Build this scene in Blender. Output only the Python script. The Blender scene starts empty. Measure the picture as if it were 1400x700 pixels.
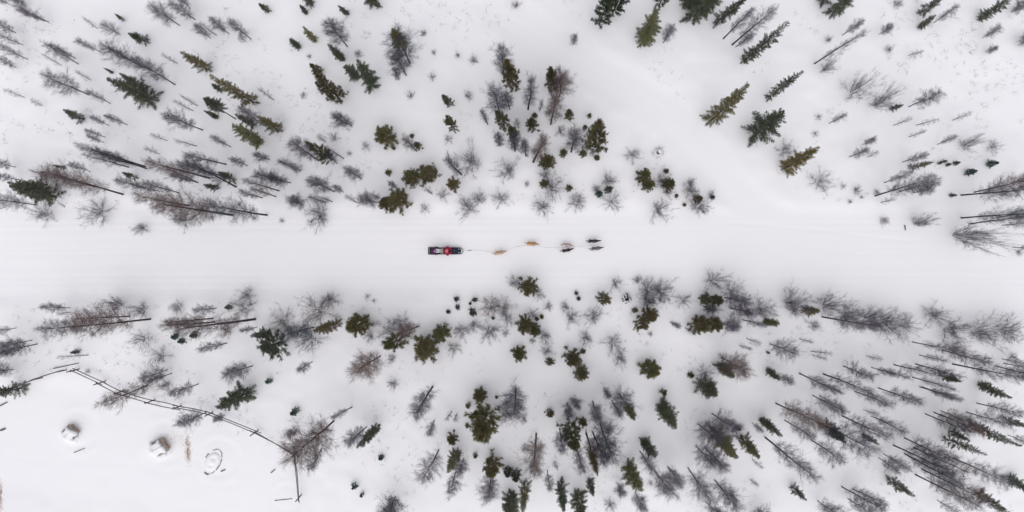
import bpy, bmesh, math, random
import numpy as np
from mathutils import Vector, Matrix, Quaternion
R = math.radians
random.seed(7)
rng = np.random.default_rng(11)
scene = bpy.context.scene
C = scene.collection

# ------------------------------------------------------------------ camera, sky, sun, exposure
CAM_H = 58.4
cam = bpy.data.objects.new('camera', bpy.data.cameras.new('camera'))
C.objects.link(cam)
cam.location = (0, 0, CAM_H); cam.rotation_euler = (0, 0, 0)
cam.data.sensor_width = 36; cam.data.lens = 24.78
cam.data.clip_start = .5; cam.data.clip_end = 3000
scene.camera = cam

SUN_EL, SUN_AZ = 66, 185
world = bpy.data.worlds.new('World'); scene.world = world; world.use_nodes = True
wn = world.node_tree; wn.nodes.clear()
sky = wn.nodes.new('ShaderNodeTexSky'); sky.sky_type = 'NISHITA'; sky.sun_disc = False
sky.sun_elevation = R(SUN_EL); sky.sun_rotation = R(SUN_AZ)
sky.dust_density = 2; sky.air_density = 1; sky.ozone_density = 1
hs = wn.nodes.new('ShaderNodeHueSaturation'); hs.inputs['Saturation'].default_value = .28   # an overcast sky is nearly white
bg = wn.nodes.new('ShaderNodeBackground'); bg.inputs['Strength'].default_value = .09
wo = wn.nodes.new('ShaderNodeOutputWorld')
wn.links.new(sky.outputs[0], hs.inputs['Color']); wn.links.new(hs.outputs[0], bg.inputs['Color'])
wn.links.new(bg.outputs[0], wo.inputs['Surface'])
sd = bpy.data.lights.new('sun', 'SUN'); sd.energy = 1.5; sd.angle = R(100); sd.color = (1, .972, .965)
sun = bpy.data.objects.new('sun', sd); C.objects.link(sun)
d = Vector((math.sin(R(SUN_AZ))*math.cos(R(SUN_EL)), math.cos(R(SUN_AZ))*math.cos(R(SUN_EL)), math.sin(R(SUN_EL))))
sun.rotation_euler = d.to_track_quat('Z', 'Y').to_euler()
vs = scene.view_settings
vs.view_transform = 'Standard'; vs.look = 'None'; vs.gamma = 1; vs.exposure = .27; vs.use_curve_mapping = False

# ------------------------------------------------------------------ tables
# kind, x, y, height, crown radius, lean x, lean y, tone  (metres)
CONIFERS = [
    ('S',-32.12,19.52,1.45,0.24,0.03,0.05,'d'),('S',-30.36,17.76,2.45,0.54,-0.06,-0.11,'d'),
    ('S',-29.82,12.97,6.41,0.99,0.04,0.09,'d'),('S',-30.61,13.88,3.52,0.53,0.14,0.30,'d'),
    ('S',-35.33,11.21,2.89,0.48,0.09,0.28,'d'),('S',-33.03,15.15,1.40,0.18,0.02,0.05,'d'),
    ('S',-20.12,20.18,2.03,0.36,-0.06,-0.06,'d'),('S',-25.09,15.39,4.86,0.53,0.03,0.05,'o'),
    ('S',-21.33,12.67,8.58,0.63,0.03,0.05,'o'),('S',-24.06,13.70,1.95,0.27,0.04,0.07,'d'),
    ('K',-22.85,11.33,6.41,0.52,0.13,0.27,'d'),('S',-24.36,11.45,2.53,0.27,0.01,0.03,'d'),
    ('S',-21.27,10.79,4.13,0.41,0.04,0.08,'d'),('S',-20.85,9.39,6.00,0.64,0.13,0.29,'o'),
    ('S',-19.27,10.36,4.98,0.53,0.09,0.17,'o'),('S',-23.03,6.36,3.05,0.47,0.05,0.19,'d'),
    ('S',-24.30,5.58,2.66,0.30,0.01,0.04,'d'),('S',-17.58,17.27,2.25,0.33,-0.08,-0.08,'d'),
    ('S',-16.24,17.76,3.44,0.33,0.04,0.04,'o'),('S',-13.58,20.00,2.39,0.27,-0.20,-0.14,'d'),
    ('S',-11.39,20.79,3.00,0.42,-0.26,-0.15,'d'),('S',-10.91,20.55,3.22,0.24,-0.09,-0.05,'d'),
    ('S',-16.61,20.79,2.56,0.39,0.09,0.07,'d'),('S',-16.97,20.06,1.85,0.24,0.01,0.01,'d'),
    ('S',-14.00,16.24,4.11,0.44,-0.08,-0.07,'d'),('P',-15.82,15.03,2.84,0.36,0.02,0.02,'o'),
    ('P',-14.18,12.91,7.20,0.69,0.10,0.11,'o'),('P',-15.58,13.64,2.53,0.30,0.09,0.11,'d'),
    ('S',-12.79,14.73,3.83,0.47,-0.07,-0.06,'d'),('S',-11.39,13.94,7.21,0.69,0.24,0.19,'d'),
    ('K',-8.42,15.94,8.67,0.48,0.01,0.01,'o'),('P',-5.09,12.48,3.88,0.35,-0.23,-0.10,'o'),
    ('P',-4.73,10.48,5.58,0.47,-0.15,-0.07,'o'),('P',0.18,14.06,7.48,0.66,-0.60,-0.01,'o'),
    ('P',-0.61,10.67,6.12,0.58,-0.42,-0.03,'o'),('P',0.18,9.94,3.67,0.44,-0.30,0.00,'o'),
    ('P',1.70,10.55,3.60,0.47,-0.22,0.03,'o'),('P',1.86,11.55,1.00,0.24,0.00,0.00,'o'),
    ('P',3.45,13.82,5.90,0.61,-0.57,0.13,'o'),('P',4.67,11.45,2.73,0.36,-0.10,0.04,'o'),
    ('P',7.21,19.15,7.90,0.69,-0.08,0.03,'d'),('P',8.36,20.18,6.50,0.75,0.09,-0.04,'d'),
    ('P',12.12,20.61,4.85,0.59,-0.12,0.07,'d'),('S',10.85,17.64,7.06,0.87,-0.35,0.21,'o'),
    ('S',15.03,19.76,8.17,0.97,-0.07,0.05,'d'),('S',14.42,20.73,6.51,0.81,0.22,-0.16,'d'),
    ('S',15.88,20.48,6.81,0.75,0.18,-0.14,'d'),('S',16.85,19.21,7.25,0.58,0.35,-0.31,'d'),
    ('S',16.48,11.21,10.00,0.73,-0.26,0.54,'o'),('S',19.15,16.12,9.49,0.57,-0.02,0.02,'d'),
    ('S',21.21,13.15,7.25,0.49,-0.14,0.22,'d'),('S',20.00,9.94,7.06,1.04,-0.29,0.56,'d'),
    ('S',22.48,7.21,7.09,0.69,-0.23,0.67,'y'),('S',25.45,20.85,3.76,0.47,-0.11,0.13,'d'),
    ('S',26.48,20.06,4.87,0.64,-0.21,0.27,'d'),('S',33.70,20.00,3.78,0.41,-0.14,0.24,'d'),
    ('S',33.64,18.85,2.42,0.33,-0.12,0.21,'d'),('S',38.61,19.58,4.34,0.47,-0.17,0.34,'d'),
    ('S',31.27,12.12,1.84,0.24,0.01,-0.03,'d'),('S',-37.64,4.85,5.38,1.23,0.06,0.43,'d'),
    ('S',-38.42,5.33,4.48,0.65,0.04,0.26,'d'),('S',-36.97,7.27,1.51,0.24,0.01,0.05,'d'),
    ('S',-31.09,6.48,2.15,0.33,0.04,0.17,'d'),('P',-15.03,8.06,6.83,0.49,0.10,0.18,'o'),
    ('P',-10.21,9.74,3.40,0.77,0.00,0.00,'o'),('P',-7.71,9.02,1.80,0.30,0.00,0.00,'o'),
    ('P',-8.25,9.88,0.80,0.18,0.00,0.00,'o'),('P',-9.70,8.85,0.80,0.15,0.00,0.00,'o'),
    ('P',-10.15,6.85,1.20,0.30,0.00,0.00,'o'),('P',-8.16,6.38,3.20,0.65,0.00,0.00,'o'),
    ('P',-6.78,6.60,3.60,0.77,0.00,0.00,'o'),('P',-10.18,4.26,3.00,0.59,0.00,0.00,'o'),
    ('P',-9.10,4.46,4.00,0.91,0.00,0.00,'o'),('P',-4.74,5.80,3.00,0.50,0.00,0.00,'o'),
    ('P',2.83,7.67,3.40,0.53,0.00,0.00,'o'),('P',2.62,5.90,2.20,0.33,0.00,0.00,'o'),
    ('P',4.25,8.45,1.50,0.33,0.00,0.00,'o'),('P',4.68,5.58,1.20,0.30,0.00,0.00,'o'),
    ('P',5.82,8.39,1.40,0.33,0.00,0.00,'o'),('P',6.85,8.97,8.58,0.88,-0.70,0.49,'o'),
    ('P',6.97,8.05,1.10,0.24,0.00,0.00,'o'),('P',6.38,11.56,0.90,0.21,0.00,0.00,'o'),
    ('P',6.01,10.58,1.00,0.21,0.00,0.00,'o'),('P',10.66,6.51,3.00,0.53,0.00,0.00,'o'),
    ('P',11.09,5.75,2.80,0.47,0.00,0.00,'o'),('P',12.69,6.98,1.00,0.21,0.00,0.00,'o'),
    ('P',12.78,5.88,2.50,0.42,0.00,0.00,'o'),('P',15.16,4.65,2.00,0.30,0.00,0.00,'o'),
    ('P',16.49,4.81,0.90,0.18,0.00,0.00,'d'),('P',14.23,4.22,0.70,0.15,0.00,0.00,'o'),
    ('P',13.57,4.95,0.60,0.15,0.00,0.00,'o'),('P',7.89,5.44,1.80,0.33,0.00,0.00,'d'),
    ('P',7.12,5.09,1.60,0.30,0.00,0.00,'t'),('S',32.91,7.33,3.25,0.30,0.00,-0.01,'o'),
    ('P',35.20,7.66,0.70,0.15,0.00,0.00,'d'),('P',35.56,7.78,0.70,0.15,0.00,0.00,'d'),
    ('P',35.93,7.53,0.70,0.15,0.00,0.00,'d'),('P',36.56,7.65,0.80,0.18,0.00,0.00,'d'),
    ('P',37.56,6.90,1.30,0.30,0.00,0.00,'t'),('P',39.30,7.56,1.30,0.33,0.00,0.00,'t'),
    ('S',36.24,5.03,1.00,0.21,-0.01,-0.10,'d'),('S',-35.76,-7.94,1.23,0.30,-0.03,0.12,'t'),
    ('S',-40.55,-10.91,4.21,0.65,-0.06,0.22,'d'),('P',-27.66,-6.62,1.00,0.27,0.00,0.00,'t'),
    ('P',-27.12,-6.98,1.00,0.27,0.00,0.00,'t'),('P',-26.16,-6.50,1.00,0.27,0.00,0.00,'d'),
    ('P',-23.24,-4.20,1.20,0.24,0.00,0.00,'t'),('S',-19.94,-6.36,4.23,0.44,-0.07,0.24,'d'),
    ('P',-19.03,-7.09,4.34,1.00,0.01,-0.03,'d'),('S',-21.82,-11.27,5.96,0.87,-0.00,0.01,'d'),
    ('P',-19.97,-10.28,1.00,0.30,0.00,0.00,'t'),('P',-17.79,-12.76,1.50,0.33,0.00,0.00,'t'),
    ('S',-14.42,-5.58,6.77,0.55,-0.04,0.11,'o'),('P',-12.36,-5.64,4.44,0.82,-0.07,0.15,'o'),
    ('P',-9.21,-6.91,5.58,0.76,-0.16,0.22,'o'),('P',-6.93,-7.46,4.00,1.00,0.00,0.00,'o'),
    ('P',-5.74,-6.28,3.00,0.65,0.00,0.00,'o'),('P',1.35,-2.53,4.00,0.73,0.00,0.00,'o'),
    ('P',1.06,-5.52,4.00,0.73,0.00,0.00,'o'),('P',1.85,-6.09,2.00,0.42,0.00,0.00,'o'),
    ('P',-4.57,-3.55,1.00,0.24,0.00,0.00,'t'),('P',-4.45,-4.21,1.00,0.24,0.00,0.00,'t'),
    ('P',-5.24,-4.57,0.90,0.18,0.00,0.00,'t'),('P',-3.07,-3.61,1.00,0.24,0.00,0.00,'t'),
    ('P',-3.44,-3.92,0.50,0.12,0.00,0.00,'t'),('P',-3.23,-4.61,1.60,0.39,0.00,0.00,'d'),
    ('P',-1.57,-5.12,0.80,0.18,0.00,0.00,'t'),('P',0.59,-7.93,3.00,0.59,0.00,0.00,'o'),
    ('P',3.11,-8.62,1.60,0.39,0.00,0.00,'o'),('P',4.90,-8.26,3.40,0.68,0.00,0.00,'o'),
    ('P',5.70,-9.56,2.60,0.53,0.00,0.00,'o'),('P',5.83,-7.82,1.00,0.24,0.00,0.00,'o'),
    ('P',2.47,-5.00,0.80,0.18,0.00,0.00,'o'),('P',2.05,-5.18,0.80,0.18,0.00,0.00,'o'),
    ('P',5.30,-3.07,0.70,0.18,0.00,0.00,'t'),('P',5.49,-3.50,0.70,0.18,0.00,0.00,'t'),
    ('P',7.46,-3.43,3.00,0.56,0.00,0.00,'o'),('P',10.09,-4.44,1.20,0.27,0.00,0.00,'o'),
    ('P',11.13,-4.80,3.00,0.65,0.00,0.00,'o'),('P',10.48,-5.51,3.00,0.59,0.00,0.00,'o'),
    ('P',11.20,-9.07,3.60,0.71,0.00,0.00,'o'),('P',15.71,-3.50,2.80,0.44,0.00,0.00,'o'),
    ('P',16.63,-3.56,2.60,0.42,0.00,0.00,'o'),('P',15.25,-5.62,3.20,0.65,0.00,0.00,'o'),
    ('P',16.31,-5.50,3.20,0.56,0.00,0.00,'o'),('P',14.73,-9.80,1.00,0.27,0.00,0.00,'d'),
    ('S',17.21,-9.03,3.97,0.65,-0.15,-0.29,'d'),('S',15.88,-10.55,3.85,0.89,-0.14,-0.21,'d'),
    ('S',24.24,-4.48,2.72,0.51,0.03,0.15,'o'),('S',20.91,-5.45,3.08,0.36,0.04,0.17,'o'),
    ('P',19.36,-4.68,1.40,0.27,0.00,0.00,'d'),('S',21.15,-9.45,2.88,0.36,-0.12,-0.26,'d'),
    ('P',21.11,-7.96,0.60,0.15,0.00,0.00,'d'),('S',35.39,-9.88,2.68,0.51,-0.00,-0.01,'d'),
    ('S',38.67,-10.61,3.86,0.50,-0.10,-0.37,'d'),('S',-11.21,-14.24,6.24,0.52,-0.21,0.17,'d'),
    ('P',-10.76,-16.54,1.00,0.24,0.00,0.00,'t'),('P',-12.91,-18.85,1.20,0.30,0.00,0.00,'t'),
    ('P',-12.34,-19.62,0.90,0.21,0.00,0.00,'t'),('P',-2.12,-12.85,8.51,1.20,-0.05,0.01,'o'),
    ('P',-2.57,-11.40,2.00,0.51,0.00,0.00,'o'),('P',-3.61,-12.27,1.00,0.27,0.00,0.00,'o'),
    ('P',-1.27,-11.64,0.60,0.15,0.00,0.00,'o'),('P',-3.67,-13.97,0.80,0.21,0.00,0.00,'o'),
    ('P',-4.90,-14.94,1.80,0.45,0.00,0.00,'o'),('S',-4.55,-16.18,5.74,0.49,-0.21,0.06,'o'),
    ('P',-3.01,-16.44,0.80,0.21,0.00,0.00,'o'),('P',-1.59,-16.86,4.00,0.73,0.00,0.00,'o'),
    ('P',-0.36,-17.60,2.00,0.36,0.00,0.00,'d'),('P',0.30,-17.87,2.20,0.42,0.00,0.00,'d'),
    ('S',1.09,-18.67,6.96,0.52,-0.34,-0.02,'o'),('S',0.00,-19.88,5.79,0.76,-0.44,0.00,'d'),
    ('S',4.06,-18.85,6.06,0.52,-0.26,-0.05,'d'),('S',5.39,-19.64,6.01,0.64,-0.17,-0.05,'d'),
    ('P',4.73,-14.06,6.56,0.78,-0.10,-0.03,'o'),('P',5.81,-13.59,1.60,0.39,0.00,0.00,'o'),
    ('P',3.12,-12.88,1.50,0.36,0.00,0.00,'o'),('P',12.41,-11.15,1.40,0.33,0.00,0.00,'o'),
    ('S',12.36,-12.48,5.79,0.79,-0.19,-0.18,'d'),('S',10.85,-15.27,4.82,0.53,0.05,0.04,'d'),
    ('S',9.52,-17.39,5.96,0.76,0.06,0.03,'o'),('K',6.12,-14.36,11.68,0.28,-0.45,-0.18,'o'),
    ('S',6.42,-18.55,3.63,0.35,-0.12,-0.04,'d'),('K',8.91,-11.39,8.52,0.34,-0.26,-0.20,'o'),
    ('S',16.73,-14.42,6.21,0.70,-0.37,-0.42,'o'),('S',17.52,-15.21,4.23,0.47,-0.28,-0.32,'d'),
    ('S',18.91,-15.03,4.89,0.59,-0.19,-0.24,'o'),('P',18.58,-14.13,1.00,0.24,0.00,0.00,'d'),
    ('S',20.67,-13.52,4.58,0.47,-0.11,-0.17,'d'),('S',25.70,-13.88,4.38,0.71,-0.21,-0.38,'d'),
    ('S',23.15,-19.03,3.15,0.36,-0.10,-0.12,'d'),('S',28.97,-14.79,2.65,0.30,-0.04,-0.08,'d'),
    ('S',37.88,-13.94,5.83,0.49,-0.07,-0.19,'d'),('S',35.58,-14.97,5.31,0.44,0.02,0.04,'d'),
    ('S',36.24,-14.48,2.51,0.36,-0.05,-0.13,'d'),('S',31.03,-18.42,4.02,0.44,-0.05,-0.08,'d'),
    ('S',38.48,-19.52,4.16,0.50,-0.19,-0.37,'d'),('S',41.09,-18.42,3.26,0.53,-0.14,-0.30,'d'),
    ('S',40.73,-13.45,2.69,0.42,-0.02,-0.07,'d'),
]
BARE_TREES = [
    ('B',-38.30,19.33,3.96,0.47,-0.00,-0.01,'g'),('B',-38.61,19.39,2.99,0.30,-0.04,-0.07,'g'),
    ('B',-40.97,18.42,2.88,0.59,0.06,0.13,'d'),('B',-40.42,17.45,2.75,0.36,-0.01,-0.01,'g'),
    ('B',-40.00,16.24,3.44,0.47,0.08,0.18,'g'),('B',-40.97,15.58,2.16,0.42,0.08,0.20,'g'),
    ('B',-41.52,20.79,1.66,0.30,-0.00,-0.00,'g'),('B',-40.12,20.61,1.65,0.48,0.08,0.15,'g'),
    ('B',-36.12,16.36,3.24,0.41,0.06,0.12,'d'),('B',-35.88,15.88,4.45,0.53,0.16,0.36,'g'),
    ('B',-37.27,15.76,2.42,0.24,0.09,0.22,'g'),('B',-34.00,16.85,3.34,0.36,0.00,0.01,'d'),
    ('B',-30.42,15.58,6.10,0.75,0.03,0.06,'d'),('B',-31.03,15.88,4.14,0.41,0.06,0.11,'g'),
    ('B',-27.88,14.18,6.48,0.75,0.13,0.26,'d'),('B',-32.42,18.30,2.65,0.48,0.02,0.04,'g'),
    ('B',-34.24,18.79,2.16,0.18,0.10,0.18,'g'),('B',-35.03,13.33,5.33,0.82,0.06,0.16,'d'),
    ('B',-33.21,12.61,3.38,0.36,0.09,0.24,'d'),('B',-31.82,10.85,3.24,0.36,0.05,0.14,'d'),
    ('B',-33.33,10.79,2.65,0.30,0.07,0.20,'g'),('B',-34.85,14.55,2.09,0.24,0.08,0.18,'g'),
    ('B',-40.24,13.09,2.24,0.18,0.03,0.08,'g'),('B',-38.79,12.42,1.47,0.18,0.05,0.14,'g'),
    ('B',-27.45,19.03,4.43,0.71,0.01,0.01,'d'),('B',-26.18,19.52,4.06,0.59,-0.04,-0.06,'g'),
    ('B',-26.55,20.42,2.65,0.48,0.16,0.21,'g'),('B',-24.91,18.00,2.95,0.42,0.05,0.07,'g'),
    ('B',-24.42,18.24,3.00,0.24,-0.01,-0.02,'g'),('B',-23.39,18.36,3.49,0.47,0.03,0.04,'g'),
    ('B',-21.58,17.94,4.39,0.47,-0.00,-0.00,'g'),('B',-22.00,17.70,1.47,0.18,0.02,0.03,'g'),
    ('B',-27.70,15.94,2.56,0.24,-0.00,-0.00,'g'),('B',-26.00,12.42,3.12,0.24,0.07,0.14,'g'),
    ('B',-26.36,12.00,3.25,0.18,0.04,0.08,'g'),('B',-25.58,10.42,6.17,0.70,-0.01,-0.02,'d'),
    ('B',-23.27,9.03,3.88,0.35,0.08,0.19,'g'),('B',-20.73,10.91,4.86,0.53,0.17,0.31,'g'),
    ('B',-19.70,12.91,3.52,0.24,0.05,0.08,'g'),('B',-13.58,17.27,6.07,0.87,-0.00,-0.00,'d'),
    ('B',-8.42,15.94,7.57,1.09,-0.02,-0.01,'d'),('B',-8.73,14.91,6.00,0.76,0.08,0.05,'d'),
    ('B',-9.33,14.55,3.08,0.42,0.15,0.09,'g'),('B',-13.21,10.73,4.96,0.64,-0.15,-0.19,'d'),
    ('B',-0.67,14.67,8.65,0.80,-0.06,-0.00,'g'),('B',-1.03,11.82,8.10,0.86,-0.22,-0.02,'d'),
    ('B',-0.18,12.12,5.34,0.53,-0.26,-0.01,'g'),('B',1.33,12.12,10.14,0.62,0.02,-0.00,'d'),
    ('B',3.94,13.21,6.79,0.98,-0.24,0.07,'b'),('B',3.21,10.91,9.94,0.73,-0.19,0.06,'b'),
    ('B',-2.00,10.85,5.83,0.35,-0.24,-0.05,'g'),('B',2.30,12.00,3.87,0.24,0.02,-0.00,'g'),
    ('B',0.55,10.55,3.43,0.18,-0.20,0.01,'g'),('B',5.09,17.52,2.48,0.36,-0.04,0.01,'g'),
    ('B',12.48,17.58,3.82,0.53,-0.14,0.10,'g'),('B',17.45,17.94,7.04,0.46,0.03,-0.03,'d'),
    ('B',18.18,17.45,8.86,0.63,0.17,-0.18,'d'),('B',18.48,17.27,3.72,0.41,0.13,-0.14,'d'),
    ('B',24.97,15.88,8.26,0.40,0.01,-0.01,'g'),('B',27.27,18.24,3.44,0.41,-0.01,0.01,'g'),
    ('B',26.24,10.97,2.95,0.30,-0.06,0.14,'g'),('B',32.73,12.30,4.31,0.65,-0.06,0.16,'d'),
    ('B',34.85,19.27,3.28,0.41,-0.13,0.23,'d'),('B',30.30,18.30,2.08,0.42,-0.03,0.05,'d'),
    ('B',32.73,16.55,1.84,0.24,0.08,-0.16,'g'),('B',38.85,18.00,2.23,0.42,-0.09,0.19,'g'),
    ('B',39.09,16.79,1.34,0.30,-0.01,0.03,'g'),('B',41.21,20.12,2.00,0.54,-0.09,0.18,'g'),
    ('B',42.12,17.58,1.62,0.66,-0.06,0.15,'d'),('B',31.52,10.79,2.72,0.24,-0.03,0.07,'g'),
    ('B',33.33,10.79,2.97,0.24,0.03,-0.09,'g'),('B',36.36,11.21,2.39,0.18,-0.04,0.12,'g'),
    ('B',-30.30,7.39,9.03,0.51,0.07,0.29,'d'),('B',-31.64,7.33,6.08,0.41,0.04,0.16,'g'),
    ('B',-31.21,7.58,5.78,0.41,0.09,0.34,'d'),('B',-30.18,7.21,6.55,0.35,0.05,0.21,'d'),
    ('B',-33.64,9.82,2.76,0.30,0.03,0.11,'g'),('B',-33.76,9.39,2.41,0.30,0.05,0.19,'d'),
    ('B',-34.85,6.97,2.80,0.42,0.06,0.27,'d'),('B',-40.97,7.33,2.84,0.48,0.03,0.16,'g'),
    ('B',-40.61,6.30,2.91,0.42,0.00,0.03,'g'),('B',-32.12,5.09,10.06,0.96,0.11,0.68,'b'),
    ('B',-34.42,5.70,6.65,0.75,0.05,0.32,'b'),('B',-39.39,4.24,5.10,0.70,0.01,0.07,'g'),
    ('B',-30.30,5.58,4.41,0.41,0.05,0.25,'d'),('B',-25.94,6.06,5.48,0.47,0.13,0.53,'g'),
    ('B',-24.97,6.42,9.81,0.68,0.01,0.03,'b'),('B',-23.64,7.58,7.07,0.40,-0.07,-0.22,'g'),
    ('B',-22.79,5.70,9.58,0.68,0.24,0.89,'d'),('B',-24.12,6.67,6.74,0.52,-0.01,-0.02,'g'),
    ('B',-25.94,6.06,4.68,0.29,0.02,0.07,'d'),('B',-21.82,7.45,3.43,0.41,0.03,0.08,'g'),
    ('B',-20.00,7.94,3.29,0.41,-0.02,-0.05,'g'),('B',-29.09,8.42,2.40,0.24,0.03,0.12,'g'),
    ('B',-26.06,9.09,3.72,0.18,-0.04,-0.12,'g'),('B',-28.48,9.52,2.67,0.18,0.03,0.09,'g'),
    ('B',-27.52,5.21,5.48,0.47,0.05,0.28,'d'),('B',-29.09,5.33,3.71,0.41,0.03,0.17,'d'),
    ('B',-23.15,3.39,12.41,1.00,0.01,0.04,'b'),('B',-26.67,4.18,8.24,0.86,0.01,0.09,'b'),
    ('B',-20.30,3.39,10.67,0.95,-0.00,-0.03,'d'),('B',-19.09,6.24,5.73,0.64,-0.04,-0.12,'d'),
    ('B',-18.30,6.06,4.85,0.59,-0.04,-0.11,'d'),('B',-19.27,5.39,7.55,0.40,0.01,0.04,'g'),
    ('B',-19.52,4.91,5.53,0.35,0.04,0.14,'b'),('B',-20.61,4.79,4.80,0.29,0.03,0.11,'g'),
    ('B',-18.18,7.39,3.35,0.41,0.01,0.03,'g'),('B',-16.00,7.88,7.58,0.80,0.18,0.35,'g'),
    ('B',-14.48,7.64,3.67,0.41,0.17,0.32,'d'),('B',-13.94,8.06,5.95,0.23,0.06,0.10,'g'),
    ('B',-17.45,7.03,2.79,0.42,0.03,0.07,'g'),('B',-15.39,9.39,2.49,0.24,0.08,0.12,'g'),
    ('B',-12.42,6.36,5.46,0.58,0.06,0.12,'g'),('B',-14.73,5.33,7.06,0.75,0.08,0.21,'d'),
    ('B',-13.94,5.27,3.16,0.30,0.07,0.17,'g'),('B',-15.45,4.42,4.73,0.29,0.03,0.09,'g'),
    ('B',-14.85,4.48,3.46,0.24,0.02,0.08,'g'),('B',-17.27,4.24,3.45,0.65,0.05,0.21,'d'),
    ('B',-11.15,4.42,5.87,0.76,-0.02,-0.06,'g'),('B',-10.91,4.73,3.73,0.24,0.02,0.04,'d'),
    ('B',-12.85,4.42,3.94,0.18,0.07,0.21,'g'),('B',-9.52,5.64,3.65,0.30,0.03,0.05,'g'),
    ('B',-6.61,5.15,4.45,0.24,-0.00,-0.00,'g'),('B',-7.88,8.67,6.46,0.46,-0.05,-0.04,'g'),
    ('B',-4.18,6.73,10.29,0.51,-0.21,-0.14,'d'),('B',-1.03,9.09,4.96,0.53,0.03,0.00,'d'),
    ('B',0.24,8.67,6.84,0.64,-0.08,0.00,'d'),('B',1.15,8.24,6.97,0.52,-0.24,0.03,'d'),
    ('B',1.76,7.76,12.21,0.61,0.35,-0.09,'b'),('B',4.91,8.61,8.53,0.80,-0.35,0.19,'g'),
    ('B',27.88,8.18,3.09,0.36,-0.04,0.14,'g'),('B',29.39,8.18,1.87,0.18,-0.05,0.18,'g'),
    ('B',28.97,9.21,2.09,0.36,-0.04,0.14,'g'),('B',30.00,4.97,8.30,0.74,-0.10,0.59,'g'),
    ('B',32.00,5.33,5.29,0.58,-0.03,0.18,'d'),('B',33.15,5.21,2.76,0.42,-0.01,0.04,'g'),
    ('B',30.79,6.06,4.12,0.41,-0.08,0.40,'g'),('B',35.15,9.21,2.56,0.30,-0.07,0.25,'g'),
    ('B',32.73,9.82,2.32,0.18,-0.02,0.07,'g'),('B',32.24,7.76,3.46,0.41,-0.03,0.11,'g'),
    ('B',30.48,4.42,2.16,0.18,-0.02,0.13,'g'),('B',37.09,5.03,8.71,0.85,0.04,-0.29,'d'),
    ('B',38.18,5.27,6.65,0.81,-0.05,0.37,'b'),('B',37.21,3.15,8.59,0.63,0.00,-0.05,'d'),
    ('B',37.94,2.67,6.35,0.35,-0.02,0.25,'d'),('B',40.30,3.21,4.79,0.53,-0.02,0.24,'g'),
    ('B',40.61,2.55,3.45,0.41,-0.00,0.08,'d'),('B',41.21,6.06,3.39,0.47,-0.05,0.33,'g'),
    ('B',41.52,0.73,2.99,0.30,0.00,-0.15,'b'),('B',-36.55,-4.30,3.48,0.41,-0.04,0.35,'g'),
    ('B',-36.55,-4.67,1.59,0.24,-0.01,0.07,'g'),('B',-36.48,-5.45,1.31,0.24,-0.01,0.06,'g'),
    ('B',-29.88,-5.21,10.31,0.90,-0.06,0.37,'b'),('B',-35.15,-5.76,5.57,0.87,-0.04,0.28,'g'),
    ('B',-31.52,-4.97,7.26,1.09,-0.06,0.41,'b'),('B',-40.97,-5.94,2.96,0.36,0.01,-0.04,'d'),
    ('B',-39.27,-7.27,5.29,0.76,0.03,-0.17,'d'),('B',-39.70,-6.97,3.78,0.59,0.02,-0.12,'g'),
    ('B',-41.64,-7.15,2.02,0.24,-0.02,0.13,'g'),('B',-41.21,-9.39,2.55,0.71,-0.05,0.24,'d'),
    ('B',-40.73,-7.76,3.00,0.47,0.02,-0.12,'g'),('B',-35.03,-8.18,3.83,0.18,-0.08,0.37,'g'),
    ('B',-24.42,-4.30,3.88,0.47,-0.02,0.12,'g'),('B',-24.67,-5.15,7.66,0.57,-0.08,0.41,'b'),
    ('B',-21.21,-5.21,13.00,0.77,-0.23,0.50,'b'),('B',-24.55,-5.45,8.38,0.57,-0.11,0.52,'b'),
    ('B',-23.58,-7.21,4.84,0.53,-0.05,0.15,'d'),('B',-21.45,-9.09,5.18,0.76,-0.08,0.20,'g'),
    ('B',-28.48,-9.39,4.06,0.71,0.01,-0.02,'g'),('B',-28.12,-9.70,3.63,0.30,-0.01,0.04,'g'),
    ('B',-25.88,-10.55,4.71,0.59,-0.03,0.07,'g'),('B',-21.09,-5.88,3.43,0.30,-0.02,0.06,'g'),
    ('B',-30.12,-10.67,6.37,0.81,0.05,-0.13,'b'),('B',-25.33,-12.97,4.47,0.76,-0.08,0.15,'g'),
    ('B',-23.76,-13.15,1.97,0.36,-0.02,0.03,'g'),('B',-16.36,-5.88,6.51,0.87,-0.06,0.17,'d'),
    ('B',-16.48,-8.73,3.74,0.41,0.03,-0.07,'g'),('B',-10.91,-8.30,7.79,1.09,-0.12,0.16,'b'),
    ('B',-7.76,-5.82,7.82,0.69,-0.22,0.31,'b'),('B',-6.55,-10.79,10.37,0.84,-0.03,0.02,'d'),
    ('B',-14.73,-13.64,10.46,1.52,-0.10,0.11,'b'),('B',-13.21,-12.48,5.20,0.29,-0.31,0.34,'g'),
    ('B',-15.76,-16.00,4.26,0.59,0.31,-0.30,'d'),('B',-12.00,-14.12,5.79,0.70,-0.23,0.20,'g'),
    ('B',-17.70,-14.30,2.26,0.54,-0.07,0.09,'g'),('B',-6.06,-16.06,8.05,0.86,-0.31,0.12,'g'),
    ('B',-9.64,-19.88,4.19,1.06,0.07,-0.04,'d'),('B',-6.42,-13.58,4.58,0.41,0.11,-0.05,'g'),
    ('B',-4.97,-12.85,3.41,0.24,-0.17,0.07,'g'),('B',-4.55,-13.03,2.56,0.18,0.03,-0.01,'g'),
    ('B',-4.00,-16.73,3.82,0.59,-0.08,0.02,'g'),('B',-4.67,-17.88,5.20,0.64,0.03,-0.01,'g'),
    ('B',-1.70,-18.06,5.68,0.87,-0.05,0.01,'g'),('B',2.00,-14.67,10.30,0.90,-0.50,-0.06,'b'),
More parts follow.
